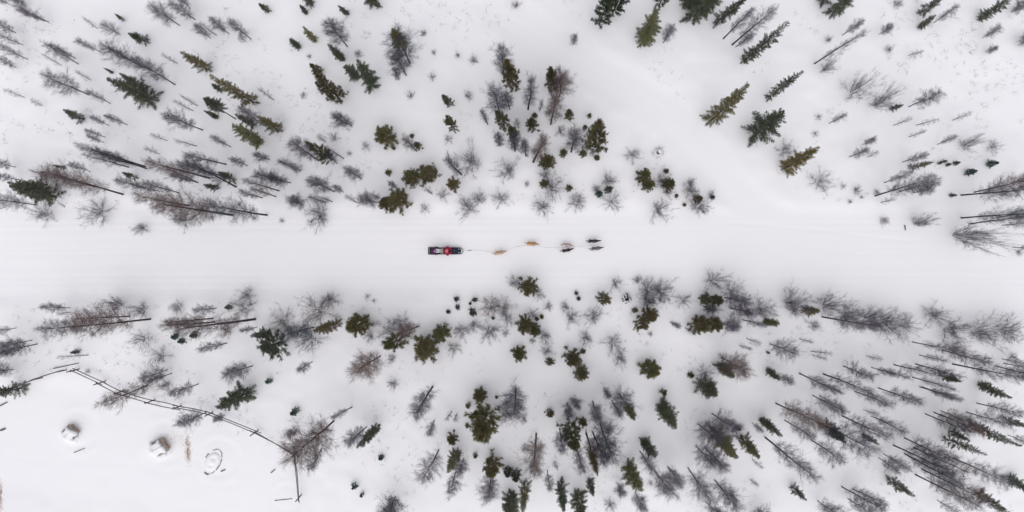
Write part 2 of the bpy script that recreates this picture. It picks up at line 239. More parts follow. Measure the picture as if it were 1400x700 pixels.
    ('B',1.09,-15.45,2.18,0.24,-0.10,-0.01,'g'),('B',3.94,-14.24,6.22,0.64,-0.20,-0.05,'g'),
    ('B',5.33,-15.76,6.25,0.64,-0.14,-0.05,'g'),('B',2.91,-17.70,4.77,0.41,-0.01,-0.00,'g'),
    ('B',3.45,-16.97,2.13,0.24,0.17,0.03,'g'),('B',4.55,-12.12,4.52,0.59,-0.18,-0.07,'d'),
    ('B',4.97,-11.70,3.70,0.47,0.14,0.06,'g'),('B',0.30,-11.03,8.25,1.14,-0.15,-0.00,'d'),
    ('B',6.67,-12.00,6.15,0.70,-0.27,-0.15,'g'),('B',7.58,-10.91,3.61,0.35,-0.01,-0.01,'g'),
    ('B',8.24,-11.94,5.18,0.47,-0.07,-0.05,'g'),('B',8.85,-11.45,4.84,0.94,-0.07,-0.05,'g'),
    ('B',7.27,-13.82,8.92,1.19,-0.29,-0.15,'d'),('B',6.67,-14.55,7.89,0.86,-0.06,-0.03,'d'),
    ('B',6.12,-14.67,9.31,0.62,-0.26,-0.11,'b'),('B',10.55,-16.12,5.28,0.58,0.04,0.03,'g'),
    ('B',11.76,-17.70,5.67,0.99,0.12,0.08,'g'),('B',12.85,-17.39,4.64,0.70,-0.02,-0.01,'g'),
    ('B',8.79,-18.79,2.70,0.48,-0.12,-0.05,'g'),('B',10.18,-19.52,4.02,0.59,-0.02,-0.01,'g'),
    ('B',14.55,-17.52,6.79,0.87,-0.19,-0.16,'g'),('B',16.73,-18.48,6.05,0.93,-0.10,-0.09,'d'),
    ('B',16.00,-20.30,3.85,0.71,0.19,0.15,'d'),('B',15.21,-15.70,5.22,0.76,-0.03,-0.03,'g'),
    ('B',16.00,-15.88,5.44,0.70,-0.06,-0.06,'g'),('B',16.55,-13.03,5.97,0.87,0.10,0.13,'g'),
    ('B',15.39,-13.88,5.59,0.93,0.06,0.07,'g'),('B',13.03,-5.45,3.38,0.30,-0.01,-0.03,'g'),
    ('B',14.30,-5.94,3.36,0.18,-0.02,-0.06,'g'),('B',15.76,-4.12,3.47,0.41,-0.03,-0.10,'d'),
    ('B',17.58,-3.45,5.76,0.64,0.01,0.07,'g'),('B',17.27,-5.52,4.18,0.59,0.00,0.00,'g'),
    ('B',17.27,-8.36,6.06,1.10,-0.05,-0.11,'b'),('B',18.00,-4.30,5.50,0.76,0.01,0.02,'g'),
    ('B',19.09,-5.27,5.21,0.35,0.01,0.03,'d'),('B',19.39,-6.79,3.20,0.24,-0.03,-0.09,'g'),
    ('B',21.33,-7.27,5.33,0.76,-0.02,-0.05,'g'),('B',18.79,-7.39,2.79,0.18,0.03,0.06,'g'),
    ('B',23.76,-6.85,2.56,0.18,0.00,0.01,'g'),('B',24.73,-7.88,3.42,0.24,0.09,0.29,'g'),
    ('B',24.85,-8.18,2.69,0.24,0.01,0.03,'g'),('B',25.64,-5.03,8.95,0.74,0.02,0.10,'g'),
    ('B',23.76,-9.70,7.09,0.58,-0.06,-0.15,'g'),('B',25.76,-9.76,7.97,0.57,-0.01,-0.03,'d'),
    ('B',27.39,-9.09,4.84,0.64,-0.05,-0.14,'g'),('B',29.27,-8.24,2.41,0.18,0.01,0.05,'g'),
    ('B',29.70,-9.21,3.55,0.30,0.01,0.05,'g'),('B',21.82,-9.82,3.31,0.47,0.02,0.04,'g'),
    ('B',33.03,-7.09,5.34,0.41,0.01,0.04,'g'),('B',33.64,-8.18,3.63,0.30,0.01,0.05,'g'),
    ('B',35.45,-7.76,5.89,0.64,-0.03,-0.14,'g'),('B',36.36,-8.91,8.40,0.69,0.06,0.24,'d'),
    ('B',31.52,-8.97,5.69,0.47,0.05,0.16,'g'),('B',33.33,-8.91,5.95,0.41,-0.02,-0.07,'g'),
    ('B',30.30,-9.39,4.47,0.41,0.03,0.10,'g'),('B',33.03,-10.00,5.50,0.41,0.02,0.06,'g'),
    ('B',33.64,-10.79,5.43,0.41,0.00,0.01,'g'),('B',40.42,-8.48,3.07,0.36,-0.00,-0.01,'g'),
    ('B',40.61,-8.85,4.33,0.47,0.02,0.09,'d'),('B',40.00,-9.09,5.19,0.58,-0.02,-0.08,'d'),
    ('B',21.82,-12.18,8.25,1.03,0.14,0.26,'b'),('B',25.45,-13.82,8.21,1.14,0.07,0.12,'d'),
    ('B',22.55,-13.58,5.67,0.52,0.00,0.00,'g'),('B',24.73,-15.21,5.73,0.70,-0.02,-0.04,'g'),
    ('B',20.97,-15.03,9.68,0.85,-0.14,-0.19,'g'),('B',24.85,-11.52,5.50,0.76,-0.03,-0.07,'g'),
    ('B',27.27,-13.21,6.99,0.69,0.04,0.09,'g'),('B',19.82,-13.76,2.57,0.30,-0.06,-0.09,'g'),
    ('B',19.88,-16.79,2.49,0.24,-0.03,-0.04,'g'),('B',19.70,-18.48,1.72,0.15,0.07,0.07,'g'),
    ('B',25.27,-20.24,4.35,0.71,0.08,0.10,'g'),('B',27.76,-20.06,3.90,0.59,0.07,0.10,'d'),
    ('B',27.27,-19.09,6.14,0.75,0.22,0.33,'g'),('B',28.18,-19.27,4.73,0.59,0.26,0.39,'g'),
    ('B',20.00,-21.03,3.17,0.95,0.17,0.17,'d'),('B',25.76,-10.61,3.57,0.24,-0.04,-0.09,'g'),
    ('B',28.36,-11.21,5.49,0.58,0.03,0.07,'g'),('B',29.70,-13.27,2.93,0.24,0.07,0.15,'g'),
    ('B',29.09,-12.73,2.26,0.18,0.04,0.09,'g'),('B',30.30,-10.91,5.96,0.64,0.01,0.03,'d'),
    ('B',33.82,-10.79,4.29,0.29,-0.02,-0.05,'g'),('B',34.12,-13.03,5.58,0.58,-0.03,-0.07,'d'),
    ('B',34.85,-12.91,6.18,0.75,-0.06,-0.15,'b'),('B',35.45,-12.79,4.43,0.65,-0.05,-0.15,'g'),
    ('B',37.58,-12.91,5.23,0.64,0.06,0.16,'g'),('B',38.48,-12.18,5.16,0.53,0.08,0.25,'d'),
    ('B',40.97,-14.79,3.14,0.42,-0.02,-0.07,'d'),('B',32.42,-15.03,6.50,0.81,0.00,0.00,'g'),
    ('B',31.52,-15.64,7.87,0.69,0.06,0.11,'d'),('B',33.21,-15.82,6.94,0.81,0.01,0.01,'b'),
    ('B',36.36,-16.67,6.67,0.81,0.04,0.08,'d'),('B',32.48,-16.36,7.34,0.75,-0.06,-0.11,'d'),
    ('B',33.82,-17.58,7.56,0.98,0.06,0.11,'b'),('B',33.33,-18.06,7.84,0.69,0.09,0.17,'g'),
    ('B',30.73,-16.36,3.87,0.47,-0.06,-0.10,'g'),('B',30.30,-16.67,3.13,0.53,-0.08,-0.14,'g'),
    ('B',35.15,-20.18,3.08,0.42,-0.02,-0.03,'g'),('B',30.00,-13.33,4.65,0.53,-0.05,-0.11,'g'),
]
SHRUBS = [
    ('V',-12.64,16.61,0.76,0.36,0.00,0.00,'d'),('V',-7.28,18.30,0.70,0.33,0.00,0.00,'g'),
    ('V',-16.65,16.41,0.51,0.24,0.00,0.00,'g'),('V',-17.18,13.26,0.57,0.27,0.00,0.00,'g'),
    ('V',-8.35,13.16,0.89,0.42,0.00,0.00,'g'),('V',-6.56,14.74,0.76,0.36,0.00,0.00,'g'),
    ('V',-6.45,16.77,0.51,0.24,0.00,0.00,'g'),('V',0.30,20.66,0.95,0.45,0.00,0.00,'b'),
    ('V',-3.19,16.11,0.89,0.42,0.00,0.00,'g'),('V',-4.46,16.51,0.64,0.30,0.00,0.00,'g'),
    ('V',-3.60,13.15,0.95,0.45,0.00,0.00,'g'),('W',25.76,15.33,2.61,0.65,-0.11,0.18,'d'),
    ('W',28.06,13.45,4.11,1.12,-0.17,0.35,'g'),('W',30.00,12.42,4.07,0.94,-0.16,0.37,'g'),
    ('V',25.99,17.75,0.76,0.36,0.00,0.00,'g'),('V',25.30,11.45,0.64,0.30,0.00,0.00,'g'),
    ('V',30.97,16.96,0.83,0.39,0.00,0.00,'g'),('V',31.73,20.73,0.89,0.42,0.00,0.00,'g'),
    ('W',-33.94,3.52,2.49,1.13,-0.00,-0.03,'g'),('V',-38.57,3.45,1.91,0.89,0.00,0.00,'g'),
    ('V',-30.50,2.27,1.40,0.66,0.00,0.00,'g'),('V',-27.05,2.97,2.04,0.95,0.00,0.00,'d'),
    ('V',-25.26,3.74,2.04,0.95,0.00,0.00,'d'),('V',-19.00,2.90,0.51,0.24,0.00,0.00,'g'),
    ('V',-14.65,9.73,0.95,0.45,0.00,0.00,'d'),('V',-12.02,9.01,0.89,0.42,0.00,0.00,'g'),
    ('V',-13.39,8.44,0.51,0.24,0.00,0.00,'d'),('W',-15.88,3.39,1.20,1.26,-0.01,-0.12,'d'),
    ('V',-7.20,3.90,1.02,0.48,0.00,0.00,'g'),('V',-3.37,7.57,2.60,1.42,0.00,0.00,'g'),
    ('V',-5.23,9.62,0.89,0.42,0.00,0.00,'g'),('V',-0.36,6.87,2.42,1.13,0.00,0.00,'d'),
    ('V',3.26,5.57,2.42,1.13,0.00,0.00,'g'),('V',2.50,3.99,1.91,0.89,0.00,0.00,'g'),
    ('V',-3.56,3.91,2.29,1.07,0.00,0.00,'g'),('V',-2.69,4.72,1.40,0.66,0.00,0.00,'g'),
    ('V',-0.89,4.71,1.65,0.78,0.00,0.00,'g'),('V',2.69,6.59,1.27,0.60,0.00,0.00,'g'),
    ('V',5.36,4.41,1.78,0.83,0.00,0.00,'g'),('V',-5.69,5.03,1.27,0.60,0.00,0.00,'g'),
    ('V',1.21,5.91,0.57,0.27,0.00,0.00,'g'),('V',4.01,10.30,1.27,0.60,0.00,0.00,'g'),
    ('V',9.93,8.31,1.40,0.66,0.00,0.00,'g'),('V',7.88,6.21,1.53,0.72,0.00,0.00,'g'),
    ('V',8.21,4.40,1.91,0.89,0.00,0.00,'g'),('V',6.90,5.52,1.02,0.48,0.00,0.00,'g'),
    ('V',12.02,3.79,2.42,1.13,0.00,0.00,'g'),('V',12.26,6.22,1.40,0.66,0.00,0.00,'g'),
    ('V',12.75,5.27,1.27,0.60,0.00,0.00,'b'),('V',14.62,5.37,1.65,0.78,0.00,0.00,'g'),
    ('V',15.34,4.04,2.04,0.95,0.00,0.00,'g'),('V',16.41,4.99,0.89,0.42,0.00,0.00,'g'),
    ('V',14.72,6.07,0.89,0.42,0.00,0.00,'g'),('V',22.35,8.64,1.78,0.83,0.00,0.00,'g'),
    ('V',25.26,6.06,2.04,0.95,0.00,0.00,'g'),('V',27.87,4.46,0.51,0.24,0.00,0.00,'d'),
    ('V',28.83,4.83,0.50,0.18,0.00,0.00,'g'),('V',27.31,5.73,0.57,0.27,0.00,0.00,'g'),
    ('V',28.37,5.41,0.89,0.42,0.00,0.00,'g'),('V',25.00,10.06,0.64,0.30,0.00,0.00,'g'),
    ('W',37.27,9.09,2.85,0.59,-0.07,0.28,'g'),('V',39.52,8.98,1.27,0.60,0.00,0.00,'g'),
    ('W',33.33,2.67,3.12,0.77,-0.03,0.31,'g'),('V',30.73,2.89,0.83,0.39,0.00,0.00,'g'),
    ('W',36.61,1.70,6.34,1.22,0.02,-0.63,'d'),('V',30.12,5.24,0.64,0.30,0.00,0.00,'d'),
    ('V',-32.40,-4.04,2.04,0.95,0.00,0.00,'g'),('V',-30.43,-4.41,1.65,0.78,0.00,0.00,'d'),
    ('V',-34.52,-6.45,0.64,0.30,0.00,0.00,'d'),('V',-30.23,-6.90,1.91,0.89,0.00,0.00,'g'),
    ('V',-34.98,-9.53,0.51,0.24,0.00,0.00,'g'),('V',-23.39,-6.15,1.65,0.78,0.00,0.00,'b'),
    ('V',-21.94,-4.33,2.29,1.07,0.00,0.00,'g'),('V',-21.78,-3.22,1.65,0.78,0.00,0.00,'g'),
    ('V',-28.90,-8.22,1.78,0.83,0.00,0.00,'g'),('V',-30.17,-10.75,1.53,0.72,0.00,0.00,'b'),
    ('V',-28.41,-10.65,1.40,0.66,0.00,0.00,'g'),('V',-18.68,-5.34,2.29,1.07,0.00,0.00,'b'),
    ('V',-27.44,-4.24,1.65,0.78,0.00,0.00,'g'),('V',-15.96,-4.55,2.60,1.54,0.00,0.00,'b'),
    ('V',-14.88,-3.63,1.91,0.89,0.00,0.00,'g'),('V',-16.56,-6.74,2.55,1.18,0.00,0.00,'g'),
    ('V',-10.09,-6.12,2.16,1.01,0.00,0.00,'g'),('V',-9.07,-5.55,1.65,0.78,0.00,0.00,'g'),
    ('V',-11.68,-6.59,1.27,0.60,0.00,0.00,'g'),('V',-9.92,-8.47,0.89,0.42,0.00,0.00,'g'),
    ('V',-11.94,-3.32,0.57,0.27,0.00,0.00,'g'),('V',-11.40,-3.68,0.50,0.21,0.00,0.00,'g'),
    ('V',-9.72,-10.56,1.08,0.51,0.00,0.00,'g'),('V',0.18,-2.21,1.59,0.75,0.00,0.00,'g'),
    ('V',-1.78,-4.16,2.16,1.01,0.00,0.00,'b'),('V',-0.71,-4.22,2.16,1.01,0.00,0.00,'g'),
    ('V',-0.30,-5.26,1.40,0.66,0.00,0.00,'g'),('V',-4.18,-6.15,1.53,0.72,0.00,0.00,'g'),
    ('V',-3.17,-5.74,1.40,0.66,0.00,0.00,'g'),('V',-1.90,-6.23,2.23,1.04,0.00,0.00,'d'),
    ('V',-0.54,-6.38,0.76,0.36,0.00,0.00,'g'),('V',-4.78,-7.53,1.53,0.72,0.00,0.00,'g'),
    ('V',2.28,-3.18,1.15,0.54,0.00,0.00,'g'),('V',3.00,-4.20,0.95,0.45,0.00,0.00,'g'),
    ('V',4.38,-4.20,1.08,0.51,0.00,0.00,'g'),('V',4.88,-5.00,1.91,0.89,0.00,0.00,'d'),
    ('V',2.69,-6.57,1.59,0.75,0.00,0.00,'d'),('V',1.69,-6.99,0.64,0.30,0.00,0.00,'g'),
    ('V',2.81,-7.77,1.40,0.66,0.00,0.00,'g'),('V',1.68,-4.80,1.15,0.54,0.00,0.00,'g'),
    ('V',6.09,-6.75,1.53,0.72,0.00,0.00,'d'),('V',6.67,-4.94,1.91,0.89,0.00,0.00,'d'),
    ('V',8.54,-2.27,1.59,0.75,0.00,0.00,'g'),('V',10.33,-1.98,0.95,0.45,0.00,0.00,'g'),
    ('W',11.27,-2.91,1.20,1.20,0.02,0.12,'g'),('V',12.27,-2.96,2.29,1.07,0.00,0.00,'g'),
    ('V',11.19,-3.81,1.91,0.89,0.00,0.00,'g'),('V',8.31,-7.12,2.16,1.01,0.00,0.00,'g'),
    ('V',8.89,-8.41,1.65,0.78,0.00,0.00,'g'),('V',11.39,-6.45,0.57,0.27,0.00,0.00,'g'),
    ('V',14.04,-3.64,1.53,0.72,0.00,0.00,'g'),('V',16.56,-2.01,2.55,1.18,0.00,0.00,'g'),
    ('V',16.43,-4.24,1.53,0.72,0.00,0.00,'d'),('V',15.81,-9.67,1.65,0.78,0.00,0.00,'g'),
    ('V',18.13,-2.91,2.04,0.95,0.00,0.00,'g'),('V',18.97,-3.82,1.65,0.78,0.00,0.00,'g'),
    ('V',20.43,-4.38,2.42,1.13,0.00,0.00,'g'),('V',18.16,-5.44,1.53,0.72,0.00,0.00,'g'),
    ('W',22.91,-3.88,2.95,1.31,0.04,0.29,'g'),('V',23.23,-4.49,1.27,0.60,0.00,0.00,'g'),
    ('W',25.76,-4.12,2.94,1.13,0.04,0.29,'g'),('V',27.49,-4.73,2.60,1.30,0.00,0.00,'g'),
    ('W',29.21,-5.21,3.30,1.24,0.05,0.33,'d'),('V',24.91,-5.76,1.02,0.48,0.00,0.00,'g'),
    ('V',30.63,-5.50,2.60,1.48,0.00,0.00,'g'),('V',34.66,-4.87,2.04,0.95,0.00,0.00,'g'),
    ('V',35.89,-5.97,2.60,1.24,0.00,0.00,'d'),('V',38.13,-6.21,2.60,1.54,0.00,0.00,'g'),
    ('V',40.32,-6.15,2.60,1.54,0.00,0.00,'g'),('V',36.31,-7.50,1.91,0.89,0.00,0.00,'b'),
    ('V',41.19,-8.30,0.83,0.39,0.00,0.00,'d'),('V',32.10,-5.71,2.04,0.95,0.00,0.00,'g'),
    ('V',0.96,-13.45,1.02,0.48,0.00,0.00,'b'),('V',-0.60,-12.95,1.65,0.78,0.00,0.00,'g'),
    ('V',7.86,-14.05,1.91,0.89,0.00,0.00,'d'),('V',8.09,-20.44,1.15,0.54,0.00,0.00,'g'),
    ('V',11.46,-18.76,0.51,0.24,0.00,0.00,'d'),('V',17.92,-19.71,1.53,0.72,0.00,0.00,'g'),
    ('V',-0.60,-4.81,0.76,0.36,0.00,0.00,'g'),('V',41.87,0.30,0.64,0.30,0.00,0.00,'d'),
]

# ------------------------------------------------------------------ materials
def mat(name, col, rough=.8, var=.0, scale=8., bump=0., bscale=40., col2=None, tint=False, metal=0., rand=0.):
    """procedural material: noise between two colours, optional bump, optional per-object tint"""
    m = bpy.data.materials.new(name); m.use_nodes = True
    n = m.node_tree; b = n.nodes['Principled BSDF']
    b.inputs['Roughness'].default_value = rough; b.inputs['Metallic'].default_value = metal
    b.inputs['Specular IOR Level'].default_value = .25
    tc = n.nodes.new('ShaderNodeTexCoord')
    nz = n.nodes.new('ShaderNodeTexNoise'); nz.inputs['Scale'].default_value = scale; nz.inputs['Detail'].default_value = 4
    n.links.new(tc.outputs['Object'], nz.inputs['Vector'])
    rp = n.nodes.new('ShaderNodeValToRGB')
    if col2 is None:
        c1 = tuple(c*(1-var) for c in col); c2 = tuple(min(1, c*(1+var)) for c in col)
    else: c1, c2 = col, col2
    rp.color_ramp.elements[0].color = (*c1, 1); rp.color_ramp.elements[1].color = (*c2, 1)
    rp.color_ramp.elements[0].position = .32; rp.color_ramp.elements[1].position = .68
    n.links.new(nz.outputs['Fac'], rp.inputs['Fac'])
    out = rp.outputs['Color']
    if tint:
        oi = n.nodes.new('ShaderNodeObjectInfo')
        mx = n.nodes.new('ShaderNodeMix'); mx.data_type = 'RGBA'; mx.blend_type = 'MULTIPLY'
        mx.inputs['Factor'].default_value = 1
        n.links.new(out, mx.inputs['A']); n.links.new(oi.outputs['Color'], mx.inputs['B'])
        out = mx.outputs['Result']
    n.links.new(out, b.inputs['Base Color'])
    if bump:
        nb = n.nodes.new('ShaderNodeTexNoise'); nb.inputs['Scale'].default_value = bscale; nb.inputs['Detail'].default_value = 5
        n.links.new(tc.outputs['Object'], nb.inputs['Vector'])
        bp = n.nodes.new('ShaderNodeBump'); bp.inputs['Strength'].default_value = bump; bp.inputs['Distance'].default_value = .02
        n.links.new(nb.outputs['Fac'], bp.inputs['Height']); n.links.new(bp.outputs['Normal'], b.inputs['Normal'])
    return m

M = dict(
    bark=mat('bark', (.050, .044, .046), .9, .35, 14, .4, 60, tint=True),
    twig=mat('twig_bark', (1., 1., 1.), .9, .18, 3, tint=True),
    needle=mat('needles', (.62, .68, .66), .75, .0, 2.2, col2=(1.25, 1.2, 1.1), tint=True),
    wood=mat('weathered_wood', (.15, .135, .145), .85, .3, 10, .5, 50),
    pale_wood=mat('new_pine_boards', (.52, .37, .28), .8, .18, 7, .3, 40),
    old_wood=mat('grey_boards', (.30, .27, .26), .85, .25, 9, .4, 40),
    ash=mat('ash_wood', (.13, .12, .12), .6, .2, 20),
    black=mat('black_rubber', (.022, .024, .024), .8, .3, 25, .3, 60),
    metal=mat('steel', (.35, .36, .38), .35, .1, 20, metal=.9),
    navy=mat('navy_canvas', (.018, .026, .055), .8, .3, 9, .4, 30),
    grey_fabric=mat('grey_canvas', (.26, .25, .26), .85, .2, 12, .3, 40),
    purple=mat('purple_jacket', (.075, .025, .085), .8, .25, 12, .4, 30),
    lilac=mat('lilac_wool', (.36, .22, .38), .9, .2, 40, .5, 90),
    red=mat('red_parka', (.36, .022, .050), .75, .2, 12, .4, 30),
    pink=mat('pink_wool', (.62, .24, .28), .9, .2, 40, .5, 90),
    trouser=mat('dark_trousers', (.022, .024, .032), .85, .3, 15, .3, 40),
    boot=mat('boot_leather', (.03, .025, .022), .6, .3, 20),
    glove=mat('glove_leather', (.025, .025, .03), .7, .3, 20),
    skin=mat('skin', (.45, .26, .19), .55, .08, 12),
    hair=mat('brown_hair', (.06, .035, .02), .7, .3, 30),
    eye=mat('dark_eye', (.01, .008, .007), .3),
    white_fabric=mat('pale_canvas', (.62, .60, .60), .85, .08, 10, .3, 30),
    brown_fabric=mat('brown_fleece', (.13, .07, .045), .9, .25, 14, .4, 40),
    rope=mat('gangline_rope', (.34, .33, .36), .8, .3, 30),
    harness=mat('harness_webbing', (.16, .05, .06), .8, .2, 30),
    fur_tan=mat('tan_fur', (.42, .23, .11), .95, .0, 6, .6, 60, col2=(.68, .50, .34)),
    fur_gold=mat('golden_fur', (.40, .20, .08), .95, .0, 6, .6, 60, col2=(.58, .36, .19)),
    fur_cream=mat('cream_and_brown_fur', (.34, .24, .22), .95, .0, 5, .6, 60, col2=(.75, .68, .66)),
    fur_dark=mat('dark_brown_fur', (.035, .018, .02), .95, .0, 6, .6, 60, col2=(.075, .04, .042)),
    fur_black=mat('black_fur', (.022, .02, .022), .95, .0, 5, .6, 60, col2=(.085, .07, .075)),
    fur_pied=mat('black_and_white_fur', (.014, .012, .014), .95, .0, 5, .6, 60, col2=(.36, .31, .32)),
    stone=mat('dark_stone', (.16, .15, .15), .9, .35, 10, .5, 30),
    straw=mat('straw', (.42, .24, .13), .9, .3, 12),
    litter=mat('dry_stems', (.13, .105, .105), .9, .3, 5),
)

def snow_mat():
    m = bpy.data.materials.new('snow'); m.use_nodes = True
    n = m.node_tree; b = n.nodes['Principled BSDF']
    b.inputs['Roughness'].default_value = .65; b.inputs['Specular IOR Level'].default_value = .2
    tc = n.nodes.new('ShaderNodeTexCoord')
    nz = n.nodes.new('ShaderNodeTexNoise'); nz.inputs['Scale'].default_value = .12; nz.inputs['Detail'].default_value = 6
    rp = n.nodes.new('ShaderNodeValToRGB')
    rp.color_ramp.elements[0].position = .3; rp.color_ramp.elements[0].color = (.832, .826, .850, 1)
    rp.color_ramp.elements[1].position = .7; rp.color_ramp.elements[1].color = (.856, .848, .870, 1)
    n.links.new(tc.outputs['Object'], nz.inputs['Vector']); n.links.new(nz.outputs['Fac'], rp.inputs['Fac'])
    n.links.new(rp.outputs['Color'], b.inputs['Base Color'])
    h = None
    for sc, st in ((1.1, .35), (5., .18), (22., .06)):
        q = n.nodes.new('ShaderNodeTexNoise'); q.inputs['Scale'].default_value = sc; q.inputs['Detail'].default_value = 5
        n.links.new(tc.outputs['Object'], q.inputs['Vector'])
        k = n.nodes.new('ShaderNodeMath'); k.operation = 'MULTIPLY_ADD'; k.inputs[1].default_value = st
        n.links.new(q.outputs['Fac'], k.inputs[0])
        if h: n.links.new(h, k.inputs[2])
        else: k.inputs[2].default_value = 0
        h = k.outputs[0]
    bp = n.nodes.new('ShaderNodeBump'); bp.inputs['Strength'].default_value = .35; bp.inputs['Distance'].default_value = .12
    n.links.new(h, bp.inputs['Height']); n.links.new(bp.outputs['Normal'], b.inputs['Normal'])
    return m
M['snow'] = snow_mat()

# ------------------------------------------------------------------ mesh helpers
def link(name, mesh, parent=None, loc=None):
    o = bpy.data.objects.new(name, mesh); C.objects.link(o)
    if parent is not None: o.parent = parent
    if loc is not None: o.location = loc
    return o
def raw_mesh(name, verts, faces, m, smooth=False):
    me = bpy.data.meshes.new(name); me.from_pydata([tuple(v) for v in verts], [], faces)
    if m: me.materials.append(m)
    if smooth:
        me.polygons.foreach_set('use_smooth', [True]*len(me.polygons))
    me.update(); return me
def quad_mesh(name, V, Q, m, smooth=False):
    """fast numpy mesh of quads"""
    me = bpy.data.meshes.new(name)
    me.vertices.add(len(V)); me.vertices.foreach_set('co', np.asarray(V, np.float32).ravel())
    nq = len(Q)
    me.loops.add(nq*4); me.loops.foreach_set('vertex_index', np.asarray(Q, np.int32).ravel())
    me.polygons.add(nq); me.polygons.foreach_set('loop_start', np.arange(nq, dtype=np.int32)*4)
    if smooth: me.polygons.foreach_set('use_smooth', np.ones(nq, dtype=bool))
    if m: me.materials.append(m)
    me.update(calc_edges=True); me.validate(); return me
class Segs:
    """collects tapered needles / twigs / limbs, built as 3-sided prisms"""
    def __init__(s): s.a = []; s.b = []; s.r = []
    def add(s, p, q, r0, r1): s.a.append(tuple(p)); s.b.append(tuple(q)); s.r.append((r0, r1))
    def arrays(s, n=3):
        A = np.array(s.a); B = np.array(s.b); r = np.array(s.r)
        D = B-A; D /= np.maximum(np.linalg.norm(D, axis=1, keepdims=True), 1e-9)
        ref = np.where(np.abs(D[:, 2:3]) > .9, np.array([[1., 0, 0]]), np.array([[0, 0, 1.]]))
        U = np.cross(D, ref); U /= np.linalg.norm(U, axis=1, keepdims=True); W = np.cross(D, U)
        N = len(A); V = np.zeros((N, 2*n, 3))
        for k in range(n):
            c, t = math.cos(2*math.pi*k/n), math.sin(2*math.pi*k/n)
            V[:, k] = A+(U*c+W*t)*r[:, :1]; V[:, n+k] = B+(U*c+W*t)*r[:, 1:]
        base = (np.arange(N)*2*n)[:, None, None]
        F = np.array([[k, (k+1) % n, n+(k+1) % n, n+k] for k in range(n)])[None]+base
        return V.reshape(-1, 3), F.reshape(-1, 4)
    def mesh(s, name, m, n=3): V, F = s.arrays(n); return quad_mesh(name, V, F, m)
def loft(pts, rad, n=8, m=None, name='tube', caps=True):
    """continuous tapered tube through a polyline"""
    P = [Vector(p) for p in pts]; V = []; F = []
    for i, p in enumerate(P):
        t = (P[min(i+1, len(P)-1)]-P[max(i-1, 0)]).normalized()
        ref = Vector((1, 0, 0)) if abs(t.z) > .8 else Vector((0, 0, 1))
        u = t.cross(ref).normalized(); w = t.cross(u)
        for k in range(n):
            a = 2*math.pi*k/n; V.append(p+(u*math.cos(a)+w*math.sin(a))*rad[i])
    for i in range(len(P)-1):
        for k in range(n): F.append((i*n+k, i*n+(k+1) % n, (i+1)*n+(k+1) % n, (i+1)*n+k))
    if caps: F.append(tuple(range(n-1, -1, -1))); F.append(tuple((len(P)-1)*n+k for k in range(n)))
    return raw_mesh(name, V, F, m, True)
def box_mesh(name, sx, sy, sz, m, bev=.01, mtx=None):
    bm = bmesh.new(); bmesh.ops.create_cube(bm, size=1)
    bmesh.ops.scale(bm, vec=(sx, sy, sz), verts=bm.verts)
    if bev: bmesh.ops.bevel(bm, geom=bm.edges[:], offset=min(bev, .3*min(sx, sy, sz)), segments=2, affect='EDGES')
    if mtx is not None: bm.transform(mtx)
    me = bpy.data.meshes.new(name); bm.to_mesh(me); bm.free(); me.materials.append(m); return me
def blob_mesh(name, shapes, voxel, m, smooth=3, mods=None):
    """one continuous surface from overlapping limbs: shapes = chains [(x,y,z,r[,sy,sz]) ...]"""
    bm = bmesh.new()
    for ch in shapes:
        for i, p in enumerate(ch):
            mt = Matrix.Translation(p[:3])
            if len(p) > 4: mt = mt @ Matrix.Diagonal((1, p[4], p[5], 1))
            bmesh.ops.create_icosphere(bm, subdivisions=2, radius=p[3], matrix=mt)
            if i:
                q = ch[i-1]; a, b = Vector(q[:3]), Vector(p[:3]); dv = b-a
                if dv.length > 1e-5:
                    mt = Matrix.Translation((a+b)/2) @ dv.to_track_quat('Z', 'Y').to_matrix().to_4x4()
                    bmesh.ops.create_cone(bm, cap_ends=True, segments=12, radius1=q[3]*.98, radius2=p[3]*.98, depth=dv.length, matrix=mt)
    me = bpy.data.meshes.new(name); bm.to_mesh(me); bm.free()
    t = bpy.data.objects.new('tmp', me); C.objects.link(t)
    r = t.modifiers.new('r', 'REMESH'); r.mode = 'VOXEL'; r.voxel_size = voxel; r.use_smooth_shade = True
    s = t.modifiers.new('s', 'SMOOTH'); s.factor = .5; s.iterations = smooth
    dg = bpy.context.evaluated_depsgraph_get()
    out = bpy.data.meshes.new_from_object(t.evaluated_get(dg)); out.name = name
    bpy.data.objects.remove(t); bpy.data.meshes.remove(me)
    out.materials.clear(); out.materials.append(m)
    out.polygons.foreach_set('use_smooth', [True]*len(out.polygons))
    return out
def thing(name, label, cat, loc=(0, 0, 0), group=None):
    o = bpy.data.objects.new(name, None); C.objects.link(o)
    o.location = loc; o.empty_display_size = .2; o['label'] = label; o['category'] = cat
    if group: o['group'] = group
    return o
def tag(o, label, cat, group=None):
    o['label'] = label; o['category'] = cat
    if group: o['group'] = group
    return o

